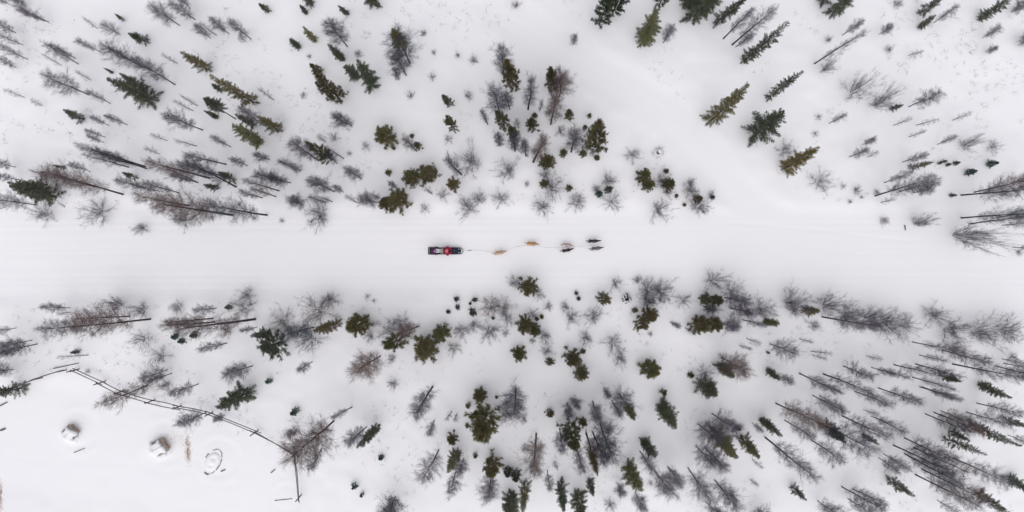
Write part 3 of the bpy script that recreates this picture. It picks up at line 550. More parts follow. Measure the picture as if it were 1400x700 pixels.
# ------------------------------------------------------------------ ground
def vnoise(x, y, s, seed):
    """smooth value noise on arrays"""
    x = np.asarray(x, float)/s; y = np.asarray(y, float)/s
    xi = np.floor(x).astype(np.int64); yi = np.floor(y).astype(np.int64); fx = x-xi; fy = y-yi
    fx = fx*fx*(3-2*fx); fy = fy*fy*(3-2*fy)
    def hsh(a, b):
        h = (a*374761393+b*668265263+seed*1442695041) & 0xffffffff
        h = ((h ^ (h >> 13))*1274126177) & 0xffffffff
        return ((h ^ (h >> 16)) & 0xffff)/65535.
    return (hsh(xi, yi)*(1-fx)+hsh(xi+1, yi)*fx)*(1-fy)+(hsh(xi, yi+1)*(1-fx)+hsh(xi+1, yi+1)*fx)*fy-.5
def sst(a, b, v): t = np.clip((v-a)/(b-a), 0, 1); return t*t*(3-2*t)
def poly_dist(x, y, pts):
    best = np.full(np.shape(x), 1e9)
    for (x0, y0), (x1, y1) in zip(pts[:-1], pts[1:]):
        dx, dy = x1-x0, y1-y0; t = np.clip(((x-x0)*dx+(y-y0)*dy)/(dx*dx+dy*dy), 0, 1)
        best = np.minimum(best, np.hypot(x-x0-t*dx, y-y0-t*dy))
    return best
RINGS = [(-35.9, -14.4, 1.5), (-28.6, -15.4, 1.6), (-24.3, -16.7, 1.5), (-18.7, -20.1, 1.1)]
def ground_z(x, y):
    x = np.asarray(x, float); y = np.asarray(y, float)
    # the trail runs along x; its south edge drops away towards the east
    mid = .35-.00*x - .9*sst(8, 40, x); half = 3.1+.9*sst(5, 40, x)+.6*sst(-12, -40, x)
    dt = np.abs(y-mid)-half
    off = sst(-.3, 1.2, dt)
    side = poly_dist(x, y, [(-1, 20.5), (7, 15.3), (13, 12), (19, 5), (24, 1)])   # the side track that joins
    off2 = off*sst(.9, 2.2, side)
    camp = sst(0, 2, poly_dist(x, y, [(-41, -15), (-30, -16), (-22, -19)])-4.0)
    f = np.minimum(off2, .25+.75*camp)
    z = f*(.16+.20*vnoise(x, y, 5.5, 1)+.13*vnoise(x, y, 2.1, 2)+.08*vnoise(x, y, .8, 3))
    z = z+.07*vnoise(x, y, 9, 4)+.02*vnoise(x, y, 1.3, 5)
    # runner tracks and old snowmobile ruts along the trail
    on = 1-sst(-.4, .2, dt)
    wob = .25*vnoise(x, x*0, 14, 6)+.1*vnoise(x, x*0, 4, 7)
    for yc, w, dep in ((.66, .05, .020), (.18, .05, .020), (-1.65, .16, .030), (-2.2, .16, .026), (2.2, .14, .028), (2.75, .12, .024), (-.75, .3, .022), (1.4, .3, .020), (-2.75, .1, .02)):
        fade = .6+.8*vnoise(x, x*0+yc*7, 9, 8)
        z = z-on*.6*dep*fade*np.exp(-((y-yc-wob)/w)**2)
    z = z-on*.006*vnoise(x*.18, y, .35, 9)
    for pts, w, dep in (([(-3, 20.9), (0, 19.6), (6, 16), (11, 13), (13.5, 11.4)], .16, .06), ([(18, 2.75), (25, 2.2), (33, 1.2)], .12, .03),
                        ([(-26.5, -15), (-26.4, -21)], .12, .03), ([(-42, -16.5), (-38, -17), (-31, -17.2), (-26, -17)], .2, .03),
                        ([(-40, -12.5), (-35, -11.2), (-31, -12.5), (-28.6, -13.2)], .18, .03)):
        z = z-.5*dep*np.exp(-(poly_dist(x, y, pts)/w)**2)
    for cx, cy, r in RINGS:
        q = np.hypot((x-cx), (y-cy)*1.05)
        z = z-.035*np.exp(-((q-r)/.22)**2)+.015*np.exp(-((q-r-.5)/.3)**2)-.012*np.exp(-((q-r*1.7)/.2)**2)
    return z
def gz(x, y): return float(ground_z(np.array([x]), np.array([y]))[0])
xs = np.concatenate([-np.geomspace(900, 50, 16), np.arange(-48, 48.01, .26), np.geomspace(50, 900, 16)])
ys = np.concatenate([-np.geomspace(900, 27.5, 18), np.arange(-26, -4.01, .22), np.arange(-3.9, 4.8, .075), np.arange(4.9, 26, .22), np.geomspace(27.5, 900, 18)])
X, Y = np.meshgrid(xs, ys); Z = ground_z(X, Y)
nx, ny = len(xs), len(ys)
idx = np.arange(nx*ny).reshape(ny, nx)
Q = np.stack([idx[:-1, :-1], idx[:-1, 1:], idx[1:, 1:], idx[1:, :-1]], -1).reshape(-1, 4)
ground = link('snow_ground', quad_mesh('snow_ground', np.stack([X, Y, Z], -1).reshape(-1, 3), Q, M['snow'], True))
ground['kind'] = 'structure'

# ------------------------------------------------------------------ tree prototypes
def rv(a, b): return random.uniform(a, b)
def unit(az, el): return Vector((math.cos(az)*math.cos(el), math.sin(az)*math.cos(el), math.sin(el)))
def jitter(d, k): return (d+Vector((rv(-k, k), rv(-k, k), rv(-k, k)))).normalized()
def trunk_line(h, wig, n=9):
    ax, ay = rv(-wig, wig), rv(-wig, wig); p1, p2 = rv(0, 6.3), rv(0, 6.3); pts = []
    for i in range(n):
        t = i/(n-1); pts.append(Vector((ax*math.sin(t*4+p1)*t*(1.1-t)*2, ay*math.sin(t*5+p2)*t*(1.1-t)*2, t*h)))
    pts[0] = Vector((0, 0, -.25)); return pts
def along(pts, t):
    f = t*(len(pts)-1); i = min(int(f), len(pts)-2); return pts[i].lerp(pts[i+1], f-i)
def bare_proto(dense, start=.22):
    """birch-like bare tree, 8 m tall, crown radius 1 m"""
    h = 8.; T = trunk_line(h, .10)
    tr = loft(T, [.085*(1-i/8)**.8+.010 for i in range(9)], 7, M['bark'], 'trunk')
    s = Segs(); n1 = int(84*dense); az = rv(0, 6)
    gap = [rv(.5, 1.2) for _ in range(12)]
    for i in range(n1):
        t = start+(.99-start)*((i+rv(0, 1))/n1)
        az += 2.4+rv(-.5, .5)
        u = (t-start)/(1-start)
        L = (1.2*math.sin(math.pi*min(1, .14+u*.80))**.6+.15)*gap[int((az*1.9) % 12)]*rv(.55, 1.12)
        el = R(rv(18, 52)+14*u); p = along(T, t); d = unit(az, el); r = .005+.004*L
        pts = [p]
        for k in range(3):
            pts.append(pts[-1]+d*(L/3)); d = jitter(d+Vector((0, 0, .12)), .18)
        for k in range(3): s.add(pts[k], pts[k+1], r*(1-k*.26), r*(1-(k+1)*.26))
        m2 = int((5+9*L)*(.5+.5*dense))
        for j in range(m2):
            q = rv(.15, 1); p2 = along(pts, q); d2 = jitter((pts[-1]-pts[0]).normalized()*.8+Vector((0, 0, .2)), .85); l2 = L*rv(.22, .55)*(1.15-q*.55)
            e2 = p2+d2*l2; s.add(p2, e2, .0034, .0022)
            for k in range(random.randint(4, 7)):
                p3 = p2.lerp(e2, rv(.15, 1)); s.add(p3, p3+jitter(d2+Vector((0, 0, .15)), .85)*rv(.14, .40), .0021, .0014)
    return tr, s.mesh('branches', M['twig'])
def shrub_proto(nst, spread):
    """multi-stem willow bush: radius 1 m, height 1.5 m"""
    st = Segs(); s = Segs()
    for i in range(nst):
        az = 6.283*(i+rv(-.6, .9))/nst; el = R(90-rv(.08, 1)*spread); L = rv(.9, 1.8)
        p = Vector((rv(-.16, .16), rv(-.16, .16), -.12)); d = unit(az, el); pts = [p]; n = 6
        for k in range(n):
            pts.append(pts[-1]+d*(L/n)); d = jitter(d+Vector((math.cos(az), math.sin(az), .3))*.06, .17)
        r = rv(.006, .012)
        for k in range(n): st.add(pts[k], pts[k+1], r*(1-k*.13), r*(1-(k+1)*.13))
        for j in range(random.randint(10, 16)):
            q = rv(.2, 1); p2 = along(pts, q); d2 = jitter((pts[-1]-pts[2]).normalized(), .8); l2 = rv(.2, .55)*(1.1-.5*q)
            e2 = p2+d2*l2; s.add(p2, e2, .0036, .0026)
            for k in range(random.randint(3, 6)):
                p3 = p2.lerp(e2, rv(.2, 1)); s.add(p3, p3+jitter(d2, .8)*rv(.12, .34), .0025, .0016)
    return st.mesh('stems', M['twig'], 4), s.mesh('twigs', M['twig'])
def spruce_proto(start=.04, low_gap=.0, full=1., nw=21, ragged=0.):
    """narrow spruce, 6 m tall, crown radius 1 m"""
    h = 6.; T = trunk_line(h, .05); w = Segs(); s = Segs()
    lob = [rv(.66, 1.22) for _ in range(9)]
    for i in range(nw):
        t = start+(.985-start)*(i/(nw-1))**.95
        u = (t-start)/(1-start)
        nb = random.randint(6, 8) if u < .8 else 4
        a0 = rv(0, 6.3)
        for k in range(nb):
            if u < .35 and random.random() < low_gap: 
                az = a0+6.283*k/nb; L = rv(.5, .9); p = along(T, t); q = p+unit(az, R(rv(-15, 10)))*L
                w.add(p, q, .013, .004)
                for j in range(5):
                    p2 = p.lerp(q, rv(.3, 1)); w.add(p2, p2+jitter((q-p).normalized(), .8)*rv(.1, .25), .006, .003)
                continue
            az = a0+6.283*(k+rv(-.25, .25))/nb
            L = (1.0*(1-u)**(.78-.24*(ragged > 0))+.05)*lob[int(az*1.43) % 9]*rv(.62-ragged, 1.2+ragged*.6)
            el = R(-16+56*u+rv(-10, 10)); p = along(T, t); d = unit(az, el)
            e = p+d*L+Vector((0, 0, .12*L))
            w.add(p, p.lerp(e, .8), .014*(1-u)+.004, .003)
            s.add(p.lerp(e, .25), e, .030, .012)
            side = Vector((-math.sin(az), math.cos(az), 0))
            ns = max(3, int(L/.095*full))
            for j in range(ns):
                q = .22+.78*(j+rv(0, 1))/ns; p2 = p.lerp(e, q)
                l2 = (.36*L*(1.08-q)+.08)*rv(.7, 1.2)
                for sg in (-1, 1):
                    d2 = (d*.75+side*sg*rv(.6, 1)+Vector((0, 0, rv(-.25, .12)))).normalized()
                    s.add(p2, p2+d2*l2, .026, .007)
    s.add(along(T, .96), T[-1]+Vector((0, 0, .14)), .028, .008)
    tr = loft(T, [.075*(1-i/8.6)+.004 for i in range(9)], 7, M['bark'], 'trunk')
    V, F = w.arrays(); n0 = len(tr.vertices)
    V0 = [v.co[:] for v in tr.vertices]; F0 = [tuple(p.vertices) for p in tr.polygons]
    tr2 = raw_mesh('trunk', V0+[tuple(v) for v in V], F0+[tuple(int(a)+n0 for a in f) for f in F], M['bark'])
    bpy.data.meshes.remove(tr)
    return tr2, s.mesh('crown', M['needle'])
def pine_proto(dens=1.):
    """bushy young pine, 4 m tall, crown radius 1 m: upswept branches fanning into needle sprays"""
    h = 4.; T = trunk_line(h, .12); w = Segs(); s = Segs()
    nw = 10
    for i in range(nw):
        u = i/(nw-1); t = .08+.88*u; a0 = rv(0, 6.3); nb = random.randint(6, 9) if u < .8 else 5
        for k in range(nb):
            if random.random() > dens: continue
            az = a0+6.283*(k+rv(-.3, .3))/nb
            L = (.98*(1-u**1.6)**.8+.10)*rv(.55, 1.15)
            d = unit(az, R(6+46*u+rv(-10, 12))); p = along(T, t); e = p+d*L+Vector((0, 0, .12*L))
            side = Vector((-math.sin(az), math.cos(az), 0))
            w.add(p, e, .014*(1-u)+.006, .005)
            tips = [(e, d)]
            for j in range(max(3, int(L/.10))):
                q = rv(.25, .95); c = p.lerp(e, q); sg = 1 if j % 2 else -1
                d2 = (d*.9+side*sg*rv(.35, .9)+Vector((0, 0, rv(0, .3)))).normalized()
                c2 = c+d2*rv(.10, .26)*(1.2-.4*q); w.add(c, c2, .006, .004); tips.append((c2, d2)); tips.append((c.lerp(c2, .4), d2))
            tips.append((p.lerp(e, .72), d)); tips.append((p.lerp(e, .5), d))
            for c, d2 in tips:
                dd = (d2+Vector((0, 0, .3))).normalized()
                for m_ in range(9):
                    s.add(c-dd*.06, c+jitter(dd, .75)*rv(.10, .20), .011, .004)
    for m_ in range(26): s.add(T[-1], T[-1]+jitter(Vector((0, 0, 1)), .9)*.2, .012, .004)
    tr = loft(T, [.07*(1-i/8.6)+.006 for i in range(9)], 7, M['bark'], 'trunk')
    V, F = w.arrays(); n0 = len(tr.vertices)
    V0 = [v.co[:] for v in tr.vertices]; F0 = [tuple(p.vertices) for p in tr.polygons]
    tr2 = raw_mesh('trunk', V0+[tuple(v) for v in V], F0+[tuple(int(a)+n0 for a in f) for f in F], M['bark'])
    bpy.data.meshes.remove(tr)
    return tr2, s.mesh('crown', M['needle'])
BARE_P = [bare_proto(rv(.85, 1.1), rv(.14, .30)) for _ in range(9)]
THIN_P = [bare_proto(.5, rv(.12, .3)) for _ in range(4)]
SHRUB_P = [shrub_proto(random.randint(20, 30), rv(52, 72)) for _ in range(7)]
SPRUCE_P = [spruce_proto(rv(.03, .08), (0, .35, .6, .15, .5, .3)[i], rv(.85, 1.1)) for i in range(6)]
NARROW_P = [spruce_proto(rv(.03, .1), (0, .3, .5, .2)[i], 1.15, 21, .16) for i in range(4)]
TOP_P = [spruce_proto(.58, 0, 1.) for _ in range(2)]
PINE_P = [pine_proto(rv(.8, 1.)) for _ in range(6)]

# ------------------------------------------------------------------ labels for the wood
def place_words(x, y):
    """where a plant stands, told by the trail, the fence and the dog team"""
    side = 'on fence side' if y < .3 else 'opposite fence'
    dist = abs(y-.35)
    dep = 'by trail' if dist < 6.2 else 'mid-wood' if dist < 12.5 else 'deep-wood'
    al = 'well behind sled' if x < -18 else 'behind sled' if x < -6.9 else 'beside team' if x < 8 else 'beyond dogs' if x < 22 else 'far beyond dogs'
    return side, dep, al
PLANTS = []
def plant(name, cat, adj, kind, x, y, h, r, lx, ly, proto, ph, pr, trunk_col, crown_col, parts=('trunk', 'crown')):
    e = bpy.data.objects.new(name, None); C.objects.link(e); e.empty_display_size = .2
    e.location = (x, y, gz(x, y)-.03)
    up = Vector((lx, ly, h)).normalized()
    q = Vector((0, 0, 1)).rotation_difference(up) @ Quaternion((0, 0, 1), rv(0, 6.283))
    e.rotation_mode = 'QUATERNION'; e.rotation_quaternion = q
    e.scale = (r/pr, r/pr*rv(.92, 1.08), h/ph)
    for me, nm, col in zip(proto, parts, (trunk_col, crown_col)):
        o = link(nm, me, e); o.color = (*col, 1)
        if nm == 'trunk' and ph == 8.:
            kk = min(1.5, max(.22, (.0062*h+.010)/(.085*r/pr))); o.scale = (kk, kk, 1)
    e['category'] = cat
    PLANTS.append((e, adj, kind, x, y, h, r))
    return e
def vary(c, k=.16): f = rv(1-k, 1+k); return tuple(max(0, v*f*rv(.94, 1.06)) for v in c)
NEEDLE_TONE = {'o': (.205, .185, .100), 'd': (.118, .134, .095), 't': (.095, .160, .135), 'y': (.21, .175, .065)}
NEEDLE_WORD = {'o': 'olive', 'd': 'green', 't': 'blue-green', 'y': 'yellowish'}
TWIG_TONE = {'g': (.128, .116, .145), 'b': (.180, .126, .118), 'd': (.084, .088, .112)}
TWIG_WORD = {'g': 'grey', 'b': 'brown', 'd': 'dark'}
for k, x, y, h, r, lx, ly, tone in CONIFERS:
    nc = vary(NEEDLE_TONE[tone] if k == 'P' else tuple(c*.80 for c in NEEDLE_TONE[tone])); bc = (1., .95, .92)
    if k == 'P': pr, ph, P = PINE_P, 4., 1.
    elif k == 'K': pr, ph, P = TOP_P, 6., .9
    else: pr, ph, P = (NARROW_P if r/h < .15 else SPRUCE_P), 6., 1.
    young = h < 1.7
    size = 'tall' if h > 6.2 else '' if h > 2.6 else 'small' if not young else 'little'
    wid = 'bushy' if r/h > .42 and h > 1.7 else 'slim' if r/h < .16 else ''
    nm, kind = ('pine_tree', 'pine tree') if k == 'P' else ('spruce_tree', 'spruce tree') if k == 'S' else ('high_crowned_spruce', 'top-crowned spruce')
    if young: nm, kind = ('conifer_sapling', 'conifer sapling')
    plant(nm, 'sapling' if young else 'conifer', ' '.join(w for w in (size if not young else '', wid, NEEDLE_WORD[tone]) if w), kind, x, y, h, max(r*(1.13 if h > 1.7 else .98), .12), lx, ly, random.choice(pr), ph, P, bc, nc)
for k, x, y, h, r, lx, ly, tone in BARE_TREES:
    thin = r < .26
    tc = {'g': (1.35, 1.25, 1.3), 'b': (1.3, 1.1, 1.05), 'd': (1., 1., 1.1)}[tone]
    size = 'tall' if h > 7 else 'short' if h < 3.2 else ''
    wid = 'wide' if r > .75 else 'thin' if thin else ''
    rr = max(r*1.18, .36)
    plant('bare_tree', 'bare tree', ' '.join(w for w in (size, wid, TWIG_WORD[tone]) if w), 'bare tree', x, y, h, rr, lx, ly,
          random.choice(THIN_P if thin else BARE_P), 8., 1.08, vary(tc), vary(TWIG_TONE[tone]), ('trunk', 'crown'))
for k, x, y, h, r, lx, ly, tone in SHRUBS:
    size = 'large' if r > .9 else 'tiny' if r < .32 else ''
    lean = 'leaning' if k == 'W' and math.hypot(lx, ly) > .05*h else ''
    c = vary(TWIG_TONE[tone])
    plant('bare_shrub', 'shrub', ' '.join(w for w in (size, lean, TWIG_WORD[tone]) if w), 'bare shrub', x, y, h, r, lx, ly,
          random.choice(SHRUB_P), 1.5, 1.12, tuple(v*.75 for v in c), c, ('stems', 'twigs'))
# one label for each plant: look, then place, then its nearest neighbour; true look-alikes keep one label and one group
ORD = ['first', 'second', 'third', 'fourth', 'fifth', 'sixth', 'seventh', 'eighth', 'ninth', 'tenth']
count = {}
for p in PLANTS: count.setdefault((p[1], p[2])+place_words(p[3], p[4]), []).append(p)
def write(mem, adj, kind, where, near):
    tail = where+((', '+near) if near else '')
    if len(mem) == 1: mem[0][0]['label'] = ' '.join(('%s %s %s' % (adj, kind, tail)).split())
    elif len(mem) <= 10:
        for i, p in enumerate(sorted(mem, key=lambda p: math.hypot(p[3]+5.5, p[4]-.4))):
            p[0]['label'] = ' '.join(('%s %s %s from sled %s' % (ORD[i], adj, kind, tail)).split())
    else:
        for p in mem: p[0]['label'] = ' '.join(('%s %s %s' % (adj, kind, tail)).split())
    for p in mem: p[0]['group'] = ' '.join(('%s %ss %s' % (adj, kind, tail)).split())
NEAR = {'bare tree': 'by tree', 'bare shrub': 'by shrub', 'conifer sapling': 'by sapling', 'pine tree': 'by pine', 'spruce tree': 'by spruce', 'top-crowned spruce': 'by spruce'}
for key, mem in count.items():
    adj, kind, side, dep, al = key; where = '%s %s, %s' % (dep, side, al)
    if len(mem) <= 6: write(mem, adj, kind, where, ''); continue
    byn = {}
    for p in mem:
        best = min((q for q in PLANTS if q is not p), key=lambda q: (q[3]-p[3])**2+(q[4]-p[4])**2)
        dd = math.hypot(best[3]-p[3], best[4]-p[4])
        byn.setdefault('alone' if dd > 1.7 else NEAR[best[2]], []).append(p)
    for near, ms in byn.items(): write(ms, adj, kind, where, near)

# ------------------------------------------------------------------ dry stems pricking through the snow
s = Segs()
for i in range(8200):
    x, y = rv(-44, 44), rv(-22, 22)
    dens = float(vnoise(np.array([x]), np.array([y]), 4., 21)[0])+.5*float(vnoise(np.array([x]), np.array([y]), 1.2, 22)[0])
    camp = x < -17 and y < -10.5 and y < -10.5-.32*(x+36)
    if abs(y-.2) < 4.0+.6*max(0, x/40) or dens < .16 or camp: continue
    if 0 < x < 24 and y > 4 and abs(y-(20.5-x*.78)) < 3.2: continue
    z = gz(x, y); n = random.randint(2, 6)
    for k in range(n):
        px, py = x+rv(-.16, .16), y+rv(-.16, .16); L = rv(.08, .4); d = jitter(Vector((0, 0, 1)), .8)
        s.add((px, py, z-.05), Vector((px, py, z-.03))+d*L, rv(.005, .012), .003)
o = link('dry_stems', s.mesh('dry_stems', M['litter'])); o['kind'] = 'stuff'
tag(o, 'dry grass and twig tips pricking through the snow', 'dry stems')

# ------------------------------------------------------------------ snow-laden sapling and stump
x, y = 9.45, -3.5
e = thing('snowy_sapling', 'low sapling loaded with snow, dark needles showing between the lumps', 'sapling', (x, y, gz(x, y)-.02))
for me, nm, col in zip(PINE_P[0], ('trunk', 'crown'), ((1, 1, 1), (.03, .04, .04))):
    o = link(nm, me, e); o.color = (*col, 1); o.scale = (.38, .38, .22)
for i in range(11):
    a = 2.4*i; q = .36*math.sqrt((i+.4)/11)
    link('snow_lump', blob_mesh('snow_lump', [[(0, 0, 0, rv(.07, .12), 1.2, .6), (rv(-.07, .07), rv(-.07, .07), -.02, .06)]], .025, M['snow']), e, (q*math.cos(a), q*math.sin(a), .78-q*1.1))
x, y = 12.1, 8.55
e = thing('tree_stump', 'snow-capped stump ringed by twigs on the open slope', 'stump', (x, y, gz(x, y)))
link('trunk', loft([(0, 0, -.2), (.02, 0, .15), (.05, -.02, .5)], [.17, .14, .12], 10, M['wood'], 'trunk'), e)
link('snow_cap', blob_mesh('snow_cap', [[(.05, .02, .5, .15, 1, .7), (.02, .16, .34, .14)]], .03, M['snow']), e)
tw = Segs()
for i in range(60):
    a = rv(0, 6.28); p = Vector((.3*math.cos(a), .3*math.sin(a), -.05)); tw.add(p, p+jitter(unit(a, R(60)), .5)*rv(.25, .6), .007, .003)
link('twigs', tw.mesh('twigs', M['litter']), e)

# ------------------------------------------------------------------ fence
def at(px, py, z=0):
    """photo map reading -> metres, for a point z above the snow"""
    q = (CAM_H-z)/CAM_H; return Vector(((px-700)/16.5*q, (350-py)/16.5*q, z))
def fence(name, label, pts, rails, gaps=()):
    P = [at(*p, 1.05) for p in pts]
    e = thing(name, label, 'fence', (P[0].x, P[0].y, gz(P[0].x, P[0].y)), 'pole fences of the camp')
    o0 = Vector(e.location)
    for i, p in enumerate(P):
        g = gz(p.x, p.y); l = Vector((rv(-.05, .05), rv(-.05, .05), 0))
        link('post', loft([Vector((p.x, p.y, g-.3))-o0, Vector((p.x, p.y, g+.6))+l*.5-o0, Vector((p.x, p.y, g+1.45+rv(0, .3)))+l-o0], [.055, .05, .045], 8, M['wood'], 'post'), e)
    for i in range(len(P)-1):
        if i in gaps: continue
        a, b = P[i], P[i+1]; dv = (b-a).normalized(); nn = Vector((-dv.y, dv.x, 0))*.06
        for zh in rails:
            sg = random.choice((-1, 1)); mid = (a+b)/2
            q = [a-dv*rv(.1, .5)+nn*sg, mid+nn*sg+Vector((rv(-.06, .06), rv(-.06, .06), rv(-.05, .03))), b+dv*rv(.1, .5)+nn*sg]
            q = [Vector((v.x, v.y, gz(v.x, v.y)+zh+rv(-.06, .06)+(v.z-1.05)*0))-o0 for v in q]
            link('rail', loft(q, [.042, .038, .032], 7, M['wood'], 'rail'), e)
    return e
fence('rail_fence', 'long weathered pole fence with two rails bending round the snowy camp',
      [(99, 507), (134, 524), (160, 537), (203, 550), (240, 558), (284, 567), (347, 592), (401, 622), (407, 682)], (.5, 1.05))
fence('rail_fence', 'short weathered pole fence ending at a spruce beside the camp gap', [(12, 532), (48, 519), (82, 508)], (.55, 1.05))
def stick(name, label, a, b, r, zc=.06, m='wood', cat='pole'):
    p, q = at(*a), at(*b); c = (p+q)/2; g = gz(c.x, c.y)
    o = link(name, loft([Vector((v.x, v.y, gz(v.x, v.y)+zc))-Vector((c.x, c.y, g)) for v in (p, p.lerp(q, .5), q)], [r, r*.9, r*.7], 8, M[m], name), None, (c.x, c.y, g))
    return tag(o, label, cat)
stick('fallen_pole', 'thin pale pole lying in the gap between the fences', (76, 503), (110, 496), .04)
stick('fallen_pole', 'short pole lying at the start of the long fence', (98, 507.5), (110, 504), .045)
stick('fallen_pole', 'grey pole lying beside the short fence and its spruce', (-4, 557), (11, 549.5), .06)
stick('log', 'short dark log half sunk in the open camp snow', (2, 588), (8.5, 585.5), .09, .05, cat='log')
stick('fallen_pole', 'pale pole lying below the smaller snow-buried kennel', (102, 618.5), (117, 612.5), .03)
stick('stick', 'short stick beside the rimmed snow mound', (303, 644), (309, 641.5), .05, cat='stick')
stick('stick', 'short stick lying alone near the fence corner', (371, 646), (377, 641), .045, cat='stick')
stick('buried_pole', 'curved pole mostly buried in snow near the last fence post', (376, 684), (400, 681.5), .04, .01, cat='pole')
stick('snag', 'short dark snag upright at the edge of trail far ahead of lead dogs', (1236.5, 308), (1237.5, 315), .05, cat='snag')

# ------------------------------------------------------------------ kennels in the camp
def kennel(label, px, py, yaw, w, dpt, hgt, tilt, snow_side):
    p = at(px, py); e = thing('dog_kennel', label, 'kennel', (p.x, p.y, gz(p.x, p.y)-.05), 'snow-buried kennels in the camp')
    e.rotation_euler = (tilt, 0, yaw)
    # local +x is the front wall; ridge runs along x
    nbd = 6
    for i in range(nbd):
        y0 = -w/2+w*(i+.5)/nbd; top = hgt+.30*(1-abs(y0)/(w/2))
        lo = .38 if abs(y0) < w*.2 else -.05
        link('board', box_mesh('board', .025, w/nbd-.012, top-lo, M['pale_wood'], .004, Matrix.Translation((dpt/2, y0, (top+lo)/2))), e)
    link('back_wall', box_mesh('back_wall', .03, w, hgt, M['old_wood'], .004, Matrix.Translation((-dpt/2, 0, hgt/2))), e)
    for sg in (-1, 1):
        link('side_wall', box_mesh('side_wall', dpt-.04, .03, hgt, M['old_wood'], .004, Matrix.Translation((0, sg*(w/2-.01), hgt/2))), e)
        sl = math.atan2(.30, w/2); ln = math.hypot(.30, w/2)+.14
        for j in range(3):
            mt = Matrix.Translation((.04, sg*(w/4+.05), hgt+.145)) @ Matrix.Rotation(-sg*sl, 4, 'X') @ Matrix.Translation((0, (j-1)*ln/3, .02))
            link('roof_board', box_mesh('roof_board', dpt+.16, ln/3-.008, .03, M['old_wood'], .004, mt), e)
        th = .19 if sg == snow_side else .13; back = .0 if sg == snow_side else -.10
        ch = [[(-dpt*.45, sg*w*.08, hgt+.28+th*.4, th), (-dpt*.45, sg*w*.5, hgt+.08+th*.4, th)], [(dpt*(.32+back), sg*w*.12, hgt+.27+th*.4, th), (dpt*(.30+back), sg*w*.46, hgt+.1+th*.4, th)],
              [(-dpt*.45, sg*w*.3, hgt+.18+th*.4, th*1.1), (dpt*(.3+back), sg*w*.3, hgt+.18+th*.4, th*1.1)], [(-dpt*.5, sg*w*.12, hgt+.25+th*.3, th), (dpt*.3, sg*w*.12, hgt+.25+th*.3, th)]]
        link('roof_snow', blob_mesh('roof_snow', ch, .035, M['snow'], 6), e)
    link('snow_bank', blob_mesh('snow_bank', [[(-dpt*.75, -w*.5, 0, .3), (-dpt*.85, 0, .05, .38), (-dpt*.7, w*.5, 0, .3)], [(-.2, -snow_side*w*.0+snow_side*w*.72, .0, .28), (-dpt*.6, snow_side*w*.75, .05, .3)]], .06, M['snow'], 8), e)
    return e
kennel('wooden kennel with pale board front, roof buried in snow, beside the straw streak', 222, 609, R(28), 1.0, 1.0, .55, 0, -1)
kennel('smaller wooden kennel sunk askew in snow, nearer the short fence', 100, 589, R(48), .85, .8, .42, R(6), -1)
# oval snow mound with a thin dark rim showing in arcs
p = at(291, 631); e = thing('rimmed_snow_mound', 'oval snow mound edged by thin dark rim arcs in the camp', 'snow mound', (p.x, p.y, gz(p.x, p.y)))
rot = Matrix.Rotation(R(-30), 3, 'Z')
def oval(a, k=1.): return rot @ Vector((.66*k*math.cos(a), 1.12*k*math.sin(a), 0))
link('snow_mound', blob_mesh('snow_mound', [[(*(oval(a, .55)+Vector((0, 0, -.20))), .34) for a in np.linspace(0, 6.283, 11)]+[(0, 0, -.2, .42)]], .06, M['snow'], 10), e)
for a0, a1, r0 in ((-1.75, -1.2, .07), (-1.1, -.5, .03), (-.4, .55, .035), (.65, 1.7, .025), (1.8, 2.3, .03), (2.75, 3.1, .05)):
    pts = [oval(a, rv(.96, 1.03))+Vector((0, 0, .045)) for a in np.linspace(a0, a1, 6)]
    link('rim_piece', loft(pts, [r0*rv(.4, 1.1) for _ in pts], 7, M['stone'], 'rim_piece'), e)
# straw
def straw(label, spots):
    s = Segs(); 
    for (px, py, sx, sy, n) in spots:
        for i in range(n):
            q = at(px+random.gauss(0, sx), py+random.gauss(0, sy)); z = gz(q.x, q.y)+.01; a = rv(0, 6.28)
            s.add((q.x, q.y, z), (q.x+.12*math.cos(a), q.y+.12*math.sin(a), z+rv(-.02, .03)), .006, .005)
    o = link('scattered_straw', s.mesh('scattered_straw', M['straw'])); o['kind'] = 'stuff'; tag(o, label, 'straw')
straw('streak of scattered straw on snow beside the kennel', [(257, 608, 1.6, 6, 120), (258, 622, 2, 6, 170), (254, 600, 3, 8, 60), (240, 600, 8, 6, 40), (232, 612, 3, 4, 30)])
straw('patch of scattered straw at the far end of the camp', [(1, 675, 1.8, 9, 260), (2, 690, 2.5, 5, 80)])

# ------------------------------------------------------------------ sled
SX, SY = -5.5, .42
sled = thing('dog_sled', 'wooden dog sled with runners, navy bag and black drag mat on trail', 'sled', (SX, SY, gz(SX, SY)+.005))
RW = .27
for sg in (-1, 1):
    link('runner', loft([(-1.3, sg*RW, .05), (-.4, sg*RW, .05), (.9, sg*RW, .05), (1.15, sg*RW*.98, .09), (1.30, sg*RW*.9, .2), (1.36, sg*RW*.8, .33)], [.026]*6, 8, M['ash'], 'runner'), sled)
    link('footpad', box_mesh('footpad', .42, .085, .02, M['black'], .004, Matrix.Translation((-.95, sg*RW, .088))), sled)
    link('side_rail', loft([(-.2, sg*RW, .42), (.4, sg*RW, .36), (1.0, sg*RW*.95, .32), (1.36, sg*RW*.8, .34)], [.016]*4, 8, M['ash'], 'side_rail'), sled)
    for x0, x1, zt in ((-.42, -.18, .95), (-.05, -.1, .42), (.45, .42, .37), (.95, .92, .33)):
        link('stanchion', loft([(x0, sg*RW, .05), (x1, sg*RW*.97, zt)], [.016, .015], 7, M['ash'], 'stanchion'), sled)
